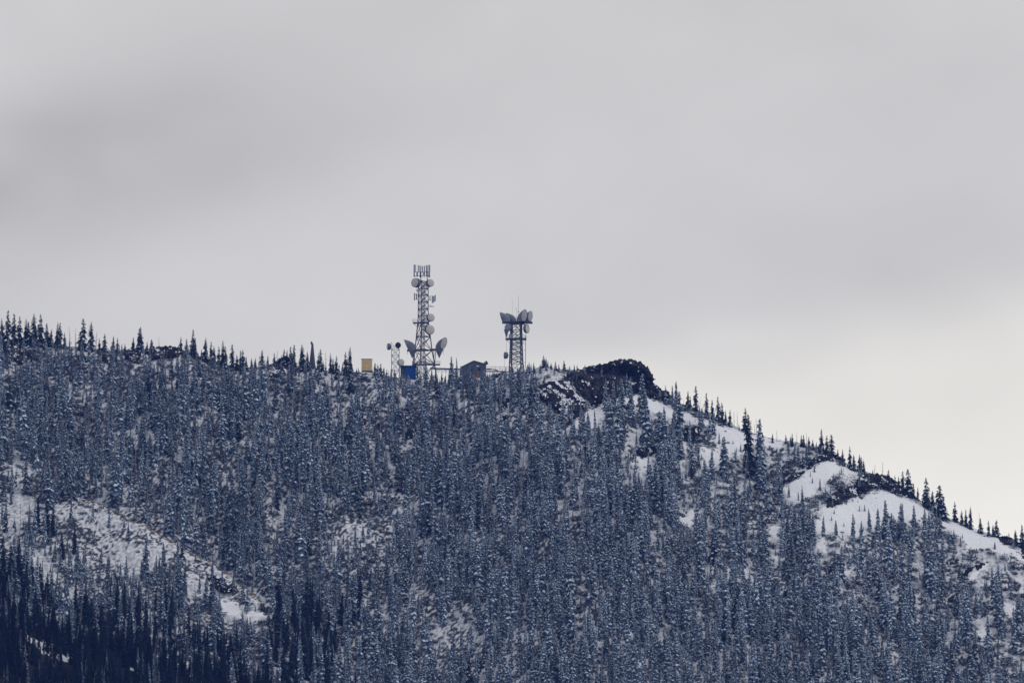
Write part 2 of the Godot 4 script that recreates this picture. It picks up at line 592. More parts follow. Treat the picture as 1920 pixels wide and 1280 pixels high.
# ---------------------------------------------------------------- rock
func build_rocks() -> void:
	var list := [
		[[[1060, 698], [1085, 692], [1100, 685], [1130, 681], [1160, 672], [1180, 671], [1190, 675], [1205, 678], [1215, 687], [1225, 702], [1229, 712], [1225, 715], [1234, 722], [1242, 728], [1256, 735], [1264, 746], [1254, 754], [1238, 751], [1212, 743], [1198, 737], [1185, 740], [1160, 746], [1140, 748], [1128, 756], [1112, 766], [1100, 752], [1086, 736], [1070, 722], [1054, 710]], 4.5, "large dark cliff with overhanging nose at the right end of the summit", 0.12],
		[[[1008, 724], [1030, 713], [1054, 711], [1071, 723], [1087, 738], [1101, 753], [1111, 768], [1085, 782], [1065, 797], [1050, 782], [1038, 768], [1020, 752], [1007, 738]], 3.0, "snow streaked dark rock slope falling left from the big cliff", 0.6],
		[[[2, 642], [12, 637], [26, 635], [40, 648], [58, 664], [62, 684], [48, 688], [22, 676], [2, 668]], 3.0, "dark rock knob at the left edge below the skyline", 0.3],
		[[[228, 662], [255, 655], [290, 650], [310, 646], [336, 650], [346, 660], [332, 670], [300, 674], [280, 672], [252, 682], [234, 674]], 3.0, "long low dark rock outcrop on the left skyline", 0.3],
		[[[138, 668], [150, 662], [166, 668], [172, 682], [160, 688], [142, 680]], 2.0, "small dark rock below the lone bushy conifer on left skyline", 0.4],
		[[[184, 664], [200, 660], [222, 668], [218, 682], [196, 684]], 2.0, "dark rock between the left skyline conifers and the long outcrop", 0.4],
		[[[504, 684], [520, 673], [533, 667], [546, 672], [557, 685], [558, 704], [546, 708], [536, 694], [524, 706], [510, 716], [504, 702]], 3.0, "dark domed rock on the skyline left of the grey pillar", 0.3],
		[[[666, 764], [684, 768], [694, 790], [684, 798], [672, 784]], 2.0, "narrow dark rock face in forest below the tan box", 0.3],
		[[[708, 775], [718, 785], [722, 812], [714, 815], [706, 795]], 2.0, "thin dark rock rib in the forest below the dish mast", 0.3],
		[[[736, 762], [756, 768], [774, 780], [774, 794], [784, 806], [780, 822], [760, 826], [748, 800], [738, 780]], 3.0, "broad dark rock face in forest below the tall tower", 0.3],
		[[[932, 742], [948, 738], [960, 752], [958, 775], [944, 795], [934, 780]], 2.5, "dark rock wall in the forest below the short tower", 0.35],
		[[[965, 745], [985, 735], [1006, 742], [1012, 768], [995, 790], [972, 785]], 2.5, "snow streaked dark crag left of the big cliff", 0.5],
		[[[1280, 803], [1298, 796], [1313, 800], [1314, 816], [1298, 832], [1284, 828]], 2.5, "dark boulder among trees in the snow right of the cliff", 0.2],
		[[[1192, 842], [1206, 836], [1226, 830], [1242, 838], [1238, 850], [1212, 858], [1194, 856]], 2.5, "dark rock ledge between two snow patches under the cliff", 0.2],
		[[[1464, 904], [1478, 894], [1510, 880], [1514, 866], [1535, 853], [1560, 848], [1580, 855], [1592, 870], [1576, 872], [1556, 863], [1540, 866], [1528, 877], [1504, 890], [1482, 900], [1468, 908]], 3.0, "dark curved rock band above the upper right snow dome", 0.35],
		[[[1606, 896], [1625, 889], [1650, 887], [1670, 893], [1686, 905], [1702, 917], [1738, 944], [1722, 942], [1690, 929], [1660, 918], [1640, 914], [1620, 925], [1590, 938], [1565, 951], [1550, 954], [1548, 938], [1566, 920], [1592, 912], [1604, 906]], 3.5, "long dark overhanging rock band between the two right snow fields", 0.25],
		[[[1868, 1008], [1888, 1003], [1906, 1011], [1918, 1021], [1900, 1024], [1880, 1022]], 2.0, "dark slabby rock on the right ridge beside long snow slope", 0.4],
		[[[1896, 1036], [1910, 1030], [1928, 1032], [1928, 1052], [1906, 1046]], 2.0, "dark rock at the right picture edge beside long snow slope", 0.4],
		[[[1798, 1080], [1815, 1064], [1842, 1052], [1862, 1044], [1858, 1056], [1836, 1070], [1818, 1082]], 2.5, "slanting dark rock slab below the long snow slope", 0.3],
		[[[1846, 1112], [1866, 1096], [1896, 1082], [1896, 1104], [1870, 1120], [1850, 1122]], 2.5, "rough dark crag at the lower right below slanting slab", 0.4],
		[[[1776, 1048], [1800, 1044], [1802, 1056], [1782, 1060]], 1.8, "small dark ledge left of the slanting slab", 0.4],
		[[[1780, 1118], [1796, 1108], [1802, 1120], [1790, 1130], [1778, 1128]], 1.8, "small dark rock under the slanting slab", 0.4],
		[[[96, 928], [128, 921], [150, 930], [184, 940], [180, 948], [150, 947], [128, 943], [104, 936]], 2.0, "dark rock step at the top of the left snow scree", 0.35],
		[[[200, 1003], [226, 996], [262, 992], [260, 997], [228, 1003], [206, 1008]], 1.4, "thin dark rock step across the left snow scree", 0.3],
		[[[312, 1034], [330, 1026], [346, 1036], [344, 1050], [326, 1052], [314, 1046]], 2.0, "dark crag at the lower end of left snow scree", 0.4],
		[[[380, 1082], [410, 1076], [440, 1092], [450, 1108], [420, 1112], [392, 1098]], 2.0, "dark broken rock beside the small bright snow patch", 0.5],
		[[[484, 1104], [500, 1102], [520, 1114], [518, 1122], [498, 1116]], 1.8, "small dark rock on the grassy spur crest", 0.4],
		[[[486, 1132], [510, 1136], [524, 1148], [512, 1152], [490, 1146]], 1.8, "dark rock hollow at the end of the grassy spur", 0.2],
	]
	for r in list:
		rock(r[0], r[1], r[2], r[3])


func rock(px: Array, thick: float, label: String, snowy: float) -> void:
	# a craggy body: a front and a back skin over an outline, thickest away from the edge, sunk into the hillside
	var poly := flat(px)
	rock_view.append(boxed(poly))
	var box: Rect2 = rock_view[-1][1]
	box = box.grow(3.0)
	var cell := 2.2 if box.size.x > 100 else 1.8
	var nx := int(box.size.x / cell) + 2
	var ny := int(box.size.y / cell) + 2
	var centre := box.get_center()
	var origin := hit(centre.x, box.end.y - 4.0)
	var front := []
	var back := []
	for j in ny:
		for i in nx:
			var p := box.position + Vector2(i, j) * cell
			var w := p + Vector2(crag.get_noise_2d(p.x * 0.9, p.y * 0.9), crag.get_noise_2d(p.x * 0.9 + 90, p.y * 0.9)) * 4.0
			if not Geometry2D.is_point_in_polygon(w, poly):
				front.append(null)
				back.append(null)
				continue
			var far := 1e9
			for k in poly.size():
				var c := Geometry2D.get_closest_point_to_segment(w, poly[k], poly[(k + 1) % poly.size()])
				far = minf(far, c.distance_to(w))
			var e := clampf(far / (thick * 2.2), 0.0, 1.0)
			e = 1.0 - (1.0 - e) * (1.0 - e)
			var q := hit(p.x, p.y)
			var c1 := crag.get_noise_3d(p.x * 0.7, p.y * 0.5, 3.0)
			var c2 := crag.get_noise_3d(p.x * 2.2, p.y * 1.1, 17.0)
			var blk := block.get_noise_2d(p.x, p.y * 0.8)
			var bump := thick * (0.7 + 0.7 * absf(c1) + 0.18 * c2 + 0.45 * blk)
			front.append(at(p.x, p.y, q.z + maxf(0.15, e * bump)) - origin)
			back.append(at(p.x, p.y, q.z - e * thick * 1.5 - 0.3) - origin)
	var s := Shape.new()
	for j in ny - 1:
		for i in nx - 1:
			var k := j * nx + i
			var ids := [k, k + 1, k + nx + 1, k + nx]
			var have := []
			for m in ids:
				if front[m] != null:
					have.append(m)
			if have.size() < 3:
				continue
			for t in have.size() - 2:
				var a: Vector3 = front[have[0]]
				var b: Vector3 = front[have[t + 1]]
				var d: Vector3 = front[have[t + 2]]
				s.tri(a, b, d, rock_colour(a + origin, (d - a).cross(b - a).normalized(), snowy))
				s.tri(back[have[0]], back[have[t + 2]], back[have[t + 1]], Color(0.035, 0.036, 0.04))
			# the rim between front and back
			for t in have.size():
				var a2 = have[t]
				var b2 = have[(t + 1) % have.size()]
				if on_rim(a2, b2, front, nx):
					s.quad(front[a2], back[a2], back[b2], front[b2], Color(0.04, 0.04, 0.045))
	var o := part(self, numbered("rock_outcrop"), s.mesh(M.rock))
	o.position = origin
	tag(o, label, "rock", "dark rock outcrops")


func on_rim(a: int, b: int, f: Array, nx: int) -> bool:
	for d in [1, -1, nx, -nx]:
		for m in [a, b]:
			var k: int = m + d
			if k < 0 or k >= f.size() or f[k] == null:
				return true
	return false


func rock_colour(p: Vector3, n: Vector3, snowy: float) -> Color:
	var f := grit.get_noise_3d(p.x * 2.0, p.y * 2.0, p.z * 2.0)
	var g := crag.get_noise_3d(p.x * 1.2, p.y * 1.2, p.z * 1.2)
	var streak := crag.get_noise_2d((p.x * 0.75 + p.y * 0.66) * 2.4 + g * 3.0, (p.x * 0.66 - p.y * 0.75) * 0.9)
	if n.y > 0.30 and f * 0.75 + streak > 0.62 - snowy * 0.8:      # snow lying in gullies and on ledges
		return Color(0.70, 0.73, 0.80)
	return Color(0.012, 0.013, 0.017).lerp(Color(0.075, 0.072, 0.074), clampf(0.25 + f * 0.7 + g * 0.9, 0.0, 1.0))


# ---------------------------------------------------------------- towers and buildings
const SITE_Z := -4.0


func loc(o: Node3D, u: float, v: float, dz := 0.0) -> Vector3:
	return at(u, v, o.position.z + dz) - o.position


func site(called: String, label: String, category: String, u: float, z := SITE_Z) -> Node3D:
	var x := at(u, 700, z).x
	return thing(called, label, category, Vector3(x, height(x, z), z))


func lattice(o: Node3D, levels: Array, turns: Array, leg_t: float, brace_t: float, mat: Material) -> void:
	# levels: [height, radius] from below; turns: angles of the legs in degrees
	var pt := func(l: int, k: int) -> Vector3:
		var a := deg_to_rad(turns[k % turns.size()])
		return Vector3(cos(a) * levels[l][1], levels[l][0], sin(a) * levels[l][1])
	for k in turns.size():
		for l in levels.size() - 1:
			bar(o, "leg", pt.call(l, k), pt.call(l + 1, k), leg_t, mat)
			var a: Vector3 = pt.call(l, k)
			var b: Vector3 = pt.call(l, k + 1)
			var c: Vector3 = pt.call(l + 1, k)
			var d: Vector3 = pt.call(l + 1, k + 1)
			bar(o, "brace", a, d, brace_t, mat)
			bar(o, "brace", b, c, brace_t, mat)
			bar(o, "girt", c, d, brace_t * 1.3, mat)


func dish(o: Node3D, p: Vector3, dia: float, yaw: float, deep: float, face: Material, skin: Material, hold := Vector3.ZERO, back_cone := 0.45) -> void:
	# a drum-shaped microwave dish; yaw in degrees from facing the viewer, positive to the right
	var d := Node3D.new()
	d.name = "dish_antenna"
	o.add_child(d, true)
	d.position = p
	d.rotation_degrees.y = yaw
	var r := dia * 0.5
	var s := Shape.new()
	var n := 28
	var prof := [[r * 0.97, 0.0], [r, -0.06], [r, -deep], [r * 0.8, -deep - dia * back_cone * 0.22], [r * 0.42, -deep - dia * back_cone * 0.42], [0.0, -deep - dia * back_cone * 0.5]]
	for k in n:
		var a := TAU * k / n
		var b := TAU * (k + 1) / n
		for t in prof.size() - 1:
			var r0: float = prof[t][0]
			var r1: float = prof[t + 1][0]
			s.quad(Vector3(cos(a) * r0, sin(a) * r0, prof[t][1]), Vector3(cos(b) * r0, sin(b) * r0, prof[t][1]), Vector3(cos(b) * r1, sin(b) * r1, prof[t + 1][1]), Vector3(cos(a) * r1, sin(a) * r1, prof[t + 1][1]), Color.WHITE)
	part(d, "shroud", s.mesh(skin))
	s = Shape.new()
	for k in n:
		var a := TAU * k / n
		var b := TAU * (k + 1) / n
		var m0 := Vector3(cos(a), sin(a), 0) * r * 0.97
		var m1 := Vector3(cos(b), sin(b), 0) * r * 0.97
		var i0 := Vector3(cos(a) * r * 0.6, sin(a) * r * 0.6, r * 0.10)
		var i1 := Vector3(cos(b) * r * 0.6, sin(b) * r * 0.6, r * 0.10)
		s.quad(m0, i0, i1, m1, Color.WHITE)
		s.tri(i0, Vector3(0, 0, r * 0.13), i1, Color.WHITE)
	part(d, "radome", s.mesh(face))
	var rear := Vector3(0, 0, -deep - dia * back_cone * 0.5)
	if hold != Vector3.ZERO:
		bar(d, "mount", rear, d.transform.affine_inverse() * hold, 0.18, M.steel)


func horn(o: Node3D, base: Vector3, yaw: float, rb: float, up: float, out: float, cone: float, wide: float, face: Material, cover_on: bool) -> void:
	# horn reflector: a cone that opens upwards into a scoop whose mouth faces outwards (local +x)
	var d := Node3D.new()
	d.name = "horn_antenna"
	o.add_child(d, true)
	d.position = base
	d.rotation_degrees.y = yaw
	var n := 24
	var s := Shape.new()
	if cone > 0.0:
		for t in 4:
			s.tube(Vector3(0, -cone * (1.0 - t / 4.0), 0), Vector3(0, -cone * (1.0 - (t + 1) / 4.0), 0), lerpf(0.14, rb, t / 4.0), lerpf(0.14, rb, (t + 1) / 4.0), n, Color.WHITE)
		part(d, "feed_cone", s.mesh(M.horn))
	var low := Vector3(rb, 0.12, 0)
	var top := Vector3(rb + out, up, 0)
	var mid := (low + top) * 0.5
	var half := (top - low) * 0.5
	var ring := func(t: float, k: int) -> Vector3:
		var a := TAU * k / n
		var p0 := Vector3(cos(a) * rb, 0, sin(a) * rb)
		var p2 := mid - half * cos(a) + Vector3(0, 0, sin(a) * wide)
		var p1 := Vector3(p0.x * 1.25, lerpf(0.1, up * 0.75, (1.0 - cos(a)) * 0.5), sin(a) * lerpf(rb, wide, 0.75))
		return p0.lerp(p1, t).lerp(p1.lerp(p2, t), t)
	s = Shape.new()
	for k in n:
		for t in 7:
			s.quad(ring.call(t / 7.0, k), ring.call((t + 1) / 7.0, k), ring.call((t + 1) / 7.0, k + 1), ring.call(t / 7.0, k + 1), Color.WHITE)
	part(d, "reflector_body", s.mesh(M.horn))
	s = Shape.new()
	var normal := Vector3(half.y, -half.x, 0).normalized()
	for k in n:
		var a: Vector3 = ring.call(1.0, k)
		var b: Vector3 = ring.call(1.0, k + 1)
		s.tri(mid + normal * 0.18, b + normal * 0.02, a + normal * 0.02, Color.WHITE)
	part(d, "mouth_cover", s.mesh(face))
	for k in n:
		if k % 2 == 0:
			bar(d, "rim", ring.call(1.0, k), ring.call(1.0, k + 2), 0.14, M.horn)


func deck(o: Node3D, called: String, a: Vector3, b: Vector3, wide: float, thick: float, rail: float, mat: Material) -> Node3D:
	# a grated walkway from a to b with a handrail on both sides
	var d := Node3D.new()
	d.name = called
	o.add_child(d, true)
	var y := (b - a)
	var side := y.cross(Vector3.UP).normalized() * wide * 0.5
	var plate := part(d, "floor_plate", cube)
	plate.material_override = mat
	plate.transform = Transform3D(Basis(y, Vector3(0, thick, 0), side * 2.0), (a + b) * 0.5)
	if rail > 0.0:
		var n := maxi(2, int(y.length() / 1.8))
		for w in [-1.0, 1.0]:
			var o1: Vector3 = side * w
			for hgt in [0.55, 1.0]:
				bar(d, "rail", a + o1 + Vector3.UP * rail * hgt, b + o1 + Vector3.UP * rail * hgt, 0.09, M.galvanised)
			for k in n + 1:
				var p := a.lerp(b, float(k) / n) + o1
				bar(d, "post", p, p + Vector3.UP * rail, 0.09, M.galvanised)
	return d


func slab(o: Node3D, called: String, lo: Vector3, hi: Vector3, mat: Material) -> MeshInstance3D:
	var p := part(o, called, cube, (lo + hi) * 0.5)
	p.material_override = mat
	p.scale = hi - lo
	return p


func panels(o: Node3D, list: Array, mat: Material) -> void:
	for a in list:          # u, v top, v bottom, width px, depth offset
		var p := loc(o, a[0], (a[1] + a[2]) * 0.5, a[4])
		var h: float = (a[2] - a[1]) / 5.0
		var w: float = a[3] / 5.0 * 1.3
		slab(o, "panel_antenna", p - Vector3(w, h, 0.3) * 0.5, p + Vector3(w, h, 0.3) * 0.5, mat)


func build_towers() -> void:
	tall_tower()
	short_tower()
	small_mast()
	buildings()


func tall_tower() -> void:
	var o := site("lattice_tower", "tall three legged steel lattice tower with drum dishes and two horn antennas", "tower", 792)
	var y := func(v: float) -> float: return loc(o, 792, v).y
	var turns := [-20.8 + 0.0, -140.8, -260.8]
	lattice(o, [[-0.6, 5.9], [y.call(682), 4.9], [y.call(656), 3.8], [y.call(630.5), 3.1], [y.call(605), 2.4]], turns, 0.46, 0.26, M.steel)
	lattice(o, [[y.call(605), 2.4], [y.call(592), 2.25], [y.call(579), 2.2], [y.call(566), 2.2], [y.call(553), 2.2], [y.call(541), 2.2], [y.call(528), 2.2]], turns, 0.36, 0.2, M.steel)
	for k in turns.size():
		var a := deg_to_rad(turns[k])
		slab(o, "footing", Vector3(cos(a) * 5.9 - 0.8, -1.6, sin(a) * 5.9 - 0.8), Vector3(cos(a) * 5.9 + 0.8, -0.2, sin(a) * 5.9 + 0.8), M.concrete)
	# ladder and cable run up the middle
	for dx in [-0.2, 0.35, 0.8]:
		bar(o, "cable_run", Vector3(dx, 0, 0.3), Vector3(dx, y.call(530), 0.3), 0.24, M.galvanised if dx < 0 else M.steel)
	for dx in [1.25, 1.75]:
		bar(o, "ladder_rail", Vector3(dx * 0.6 - 1.2, 0, 0.9), Vector3(dx * 0.6 - 1.2, y.call(530), 0.9), 0.1, M.galvanised)
	var rung := 1.0
	while rung < y.call(530):
		bar(o, "rung", Vector3(-0.5, rung, 0.9), Vector3(0.9, rung, 0.5), 0.12, M.galvanised)
		rung += 1.5
	# platforms
	deck(o, "service_platform", loc(o, 774, 605.5), loc(o, 802.5, 605.5), 2.4, 0.2, 1.3, M.steel)
	bar(o, "strut", loc(o, 775, 606, 1.5), loc(o, 783, 613, 1.0), 0.18, M.steel)
	bar(o, "strut", loc(o, 775, 606, -1.5), loc(o, 783, 613, -1.0), 0.18, M.steel)
	bar(o, "strut", loc(o, 801, 606, 1.5), loc(o, 796, 613, 1.0), 0.18, M.steel)
	deck(o, "service_platform", loc(o, 773, 683.5), loc(o, 825, 683.5), 2.4, 0.22, 1.3, M.steel)
	deck(o, "horn_platform", loc(o, 763, 657), loc(o, 779, 657), 3.0, 0.3, 0.0, M.steel)
	deck(o, "horn_platform", loc(o, 810, 655.5), loc(o, 831, 655.5), 3.0, 0.3, 0.0, M.steel)
	bar(o, "girt", loc(o, 778, 656.5, 1.2), loc(o, 811, 656, 1.2), 0.35, M.steel)
	for a in [[764, 657, 664], [831, 655, 664]]:
		bar(o, "hanger", loc(o, a[0], a[1]), loc(o, a[0], a[2]), 0.16, M.galvanised)
	for a in [[777, 657, 777, 684], [813.5, 656, 813.5, 690], [817, 656, 815, 684]]:
		bar(o, "post", loc(o, a[0], a[1], 0.8), loc(o, a[2], a[3], 0.8), 0.3, M.steel)
	# horn antennas
	horn(o, loc(o, 773.0, 656.5, 1.2), 172.0, 1.45, 4.2, 1.7, 3.0, 1.6, M.horn_cover, true)
	horn(o, loc(o, 823.5, 655.5, 1.2), -38.0, 1.45, 4.4, 1.5, 3.1, 1.75, M.radome, true)
	# dishes
	dish(o, loc(o, 777, 529.5, 2.2), 3.5, -40, 1.7, M.radome, M.shroud, Vector3(-1.5, y.call(530), 0))
	dish(o, loc(o, 808, 530, 2.2), 2.9, 33, 1.7, M.radome, M.shroud, Vector3(1.8, y.call(530), 0))
	dish(o, loc(o, 783, 544, 2.0), 1.2, -20, 0.4, M.radome, M.shroud, Vector3(-1.3, y.call(544), 0.6))
	dish(o, loc(o, 808.5, 595, 2.0), 3.0, 30, 1.3, M.radome, M.shroud, Vector3(1.9, y.call(594), 0))
	dish(o, loc(o, 806.8, 618, 2.4), 3.6, 26, 1.0, M.radome, M.shroud, Vector3(2.0, y.call(618), 0))
	dish(o, loc(o, 791.2, 610.5, 2.4), 1.3, 5, 0.4, M.radome_blue, M.shroud, Vector3(0, y.call(610), 0))
	# crown of panel antennas
	for a in [[789, 528, 509], [801, 528, 509]]:
		bar(o, "post", loc(o, a[0], a[1]), loc(o, a[0], a[2]), 0.34, M.steel)
	for v in [510.0, 517.5]:
		for e in [[[775, 2.0], [806.5, 2.0]], [[775, 2.0], [789, -2.6]], [[806.5, 2.0], [789, -2.6]]]:
			bar(o, "antenna_frame", loc(o, e[0][0], v, e[0][1]), loc(o, e[1][0], v, e[1][1]), 0.24, M.steel)
	panels(o, [[777.3, 496, 509, 3.2, 2.2], [785.2, 497, 509, 2.0, -1.4], [788.5, 498, 509, 1.6, -2.4], [792, 499, 511, 1.8, 2.2], [795.8, 498.5, 511, 1.8, 2.3], [800.2, 497, 510, 2.4, 0.6], [804.8, 496.5, 509, 2.8, 2.2]], M.panel)
	panels(o, [[776.5, 511, 518.5, 1.6, 2.3], [782, 511, 518, 2.2, 2.3], [788, 510, 520, 2.0, 0.4], [795, 511, 516, 2.6, 2.4], [800.5, 508, 518, 2.6, 2.2], [804.5, 511, 520, 2.2, 2.3]], M.shroud)
	for u in [777.3, 782, 792, 795.8, 800.5, 804.8]:
		bar(o, "panel_pole", loc(o, u, 520, 2.0), loc(o, u, 497.5, 2.0), 0.12, M.steel)
	# side frames with panels
	for v in [555.0, 562.0]:
		bar(o, "antenna_frame", loc(o, 801, v, 1.0), loc(o, 816, v, 1.6), 0.13, M.steel)
		bar(o, "antenna_frame", loc(o, 783, v - 2.0, 1.0), loc(o, 776, v - 2.0, 1.6), 0.13, M.steel)
	panels(o, [[777, 549, 563, 1.8, 1.7], [780.8, 550, 562, 1.8, 1.2], [806, 556, 563, 1.6, 1.5], [811, 554.5, 568, 2.4, 1.8], [813.6, 555, 566, 1.6, 1.6], [816, 552.5, 565, 1.6, 1.7]], M.panel)
	bar(o, "side_arm", loc(o, 801, 574.5, 0.8), loc(o, 813.5, 574.5, 0.8), 0.26, M.steel)
	bar(o, "side_arm", loc(o, 801, 569, 0.8), loc(o, 810, 574, 0.8), 0.12, M.steel)


func short_tower() -> void:
	var o := site("lattice_tower", "short four legged lattice tower crowned with two pairs of horn antennas", "tower", 968)
	var y := func(v: float) -> float: return loc(o, 968, v).y
	var turns := [-34.6, -124.6, -214.6, -304.6]
	lattice(o, [[-0.8, 3.25], [y.call(681), 3.1], [y.call(671.5), 3.0], [y.call(662), 2.9], [y.call(652.5), 2.8], [y.call(644), 2.7], [y.call(635), 2.65], [y.call(620), 2.55], [y.call(605.5), 2.5]], turns, 0.46, 0.19, M.steel)
	for k in turns.size():
		var a := deg_to_rad(turns[k])
		slab(o, "footing", Vector3(cos(a) * 3.25 - 0.6, -1.6, sin(a) * 3.25 - 0.6), Vector3(cos(a) * 3.25 + 0.6, -0.3, sin(a) * 3.25 + 0.6), M.concrete)
	for v in [662.0, 643.0, 627.0, 612.0]:
		bar(o, "girt", loc(o, 955.5, v, 1.6), loc(o, 981, v, 1.6), 0.17, M.steel)
	for u in [958.7, 976.6]:
		bar(o, "cable_run", loc(o, u, 690, 1.8), loc(o, u, 606, 1.4), 0.5, M.steel)
	for u in [967.5, 968.9]:
		bar(o, "ladder_rail", loc(o, u, 690, 1.4), loc(o, u, 606, 1.4), 0.1, M.galvanised)
	for k in 18:
		bar(o, "rung", loc(o, 967.5, 688 - k * 4.6, 1.4), loc(o, 968.9, 688 - k * 4.6, 1.4), 0.09, M.galvanised)
	bar(o, "mast", loc(o, 985.5, 690, 1.0), loc(o, 985.5, 628, 1.0), 0.22, M.steel)
	bar(o, "mast", loc(o, 949.6, 666, 1.0), loc(o, 949.6, 632, 1.0), 0.1, M.galvanised)
	bar(o, "mast", loc(o, 945.6, 688, 1.0), loc(o, 945.6, 660, 1.0), 0.1, M.galvanised)
	for v in [680.0, 657.0, 645.0]:
		bar(o, "brace", loc(o, 980, v, 1.0), loc(o, 985.5, v - 1.0, 1.0), 0.1, M.steel)
	deck(o, "service_platform", loc(o, 948, 635.5), loc(o, 987, 635.5), 4.0, 0.22, 1.2, M.steel)
	for e in [[950, 636, 955, 643], [985, 636, 980, 643]]:
		bar(o, "strut", loc(o, e[0], e[1], 1.5), loc(o, e[2], e[3], 1.5), 0.16, M.steel)
	deck(o, "top_platform", loc(o, 941.6, 604.8), loc(o, 998.5, 604.8), 4.0, 0.22, 0.0, M.steel)
	slab(o, "platform_beam", loc(o, 952, 609, -2.0), loc(o, 984, 605, 2.0), M.steel)
	# horns in two pairs, facing left and right
	horn(o, loc(o, 949.5, 603.5, 1.0), 168, 1.45, 3.9, 1.0, 0.0, 1.45, M.horn, true)
	horn(o, loc(o, 961.0, 603.5, -2.2), 172, 1.45, 3.55, 0.95, 0.0, 1.45, M.horn, true)
	horn(o, loc(o, 976.5, 603.5, 1.6), -50, 1.6, 4.5, 0.9, 0.0, 1.4, M.horn_cover, true)
	horn(o, loc(o, 987.5, 603.5, -0.6), -40, 1.5, 4.0, 0.55, 0.0, 1.35, M.horn_cover, true)
	# dishes
	dish(o, loc(o, 951.5, 613.5, 2.6), 2.9, -38, 0.7, M.radome_blue, M.shroud, Vector3(-1.6, y.call(614), 0.5), 0.7)
	dish(o, loc(o, 989.5, 616, 1.2), 3.4, 62, 0.9, M.radome, M.shroud, Vector3(2.0, y.call(616), 0.2))
	dish(o, loc(o, 945.2, 666, 1.4), 2.5, -82, 1.1, M.radome_blue, M.shroud, Vector3(-2.3, y.call(666), 0.6), 0.4)
	var f := Shape.new()
	f.tube(loc(o, 949.5, 618, 2.0), loc(o, 949.5, 631, 2.2), 0.95, 0.2, 12, Color.WHITE, true)
	part(o, "feed_horn", f.mesh(M.shroud))
	slab(o, "equipment_box", loc(o, 954.5, 634.5, 1.8), loc(o, 961, 626, 2.6), M.radome_blue)
	# whip antennas and lightning rod
	for a in [[960.5, 562, 0.06], [968.3, 576, 0.08], [972, 554, 0.09]]:
		bar(o, "whip_antenna", loc(o, a[0], 604), loc(o, a[0], a[1]), a[2], M.steel)
	bar(o, "antenna_bracket", loc(o, 970.8, 584), loc(o, 973.6, 584), 0.3, M.steel)
	bar(o, "rail", loc(o, 962, 598, 1.0), loc(o, 970, 598, 1.0), 0.08, M.galvanised)
	bar(o, "post", loc(o, 962, 598, 1.0), loc(o, 962, 604, 1.0), 0.08, M.galvanised)
	bar(o, "post", loc(o, 970, 598, 1.0), loc(o, 970, 604, 1.0), 0.08, M.galvanised)


func small_mast() -> void:
	var o := site("lattice_mast", "slim grey lattice mast with a small drum and a dark round dish on top", "mast", 741, -3.0)
	var y := func(v: float) -> float: return loc(o, 741, v).y
	lattice(o, [[-0.5, 2.05], [y.call(694), 2.0], [y.call(680), 2.0], [y.call(667), 2.0], [y.call(654), 2.0]], [-45.0, -135.0, -225.0, -315.0], 0.2, 0.13, M.galvanised)
	bar(o, "post", loc(o, 733.5, 654, 1.4), loc(o, 733.5, 641, 1.4), 0.14, M.galvanised)
	bar(o, "brace", loc(o, 733.5, 642, 1.4), loc(o, 740, 650, 1.4), 0.12, M.galvanised)
	bar(o, "side_arm", loc(o, 730, 649, 1.4), loc(o, 742, 649.5, 1.4), 0.16, M.steel)
	bar(o, "post", loc(o, 747, 655, 1.0), loc(o, 747, 640, 1.0), 0.16, M.galvanised)
	dish(o, loc(o, 726.0, 649.6, 1.6), 2.5, -80, 1.0, M.radome, M.shroud, loc(o, 733.5, 649.3, 1.4), 0.4)
	dish(o, loc(o, 746.2, 646.8, 1.8), 2.2, 6, 0.5, M.shaded_dish_mouth, M.galvanised, loc(o, 747, 647, 1.0), 0.3)  # its dark face is the shade in the drum mouth, painted on
	for k in 4:
		slab(o, "footing", Vector3([-1, 1, -1, 1][k] * 1.45 - 0.35, -1.2, [-1, -1, 1, 1][k] * 1.45 - 0.35), Vector3([-1, 1, -1, 1][k] * 1.45 + 0.35, -0.2, [-1, -1, 1, 1][k] * 1.45 + 0.35), M.concrete)
	var p := site("dish_stand", "pale round dish on a white pole beside the blue shed", "antenna", 749.5, -1.5)
	bar(p, "pole", Vector3(0, -0.8, 0), loc(p, 749.5, 680), 0.45, M.white)
	bar(p, "brace", loc(p, 747.8, 708), loc(p, 748.8, 686), 0.14, M.galvanised)
	dish(p, loc(p, 752.4, 679, 1.0), 2.6, 30, 0.9, M.radome, M.shroud, loc(p, 749.5, 680))


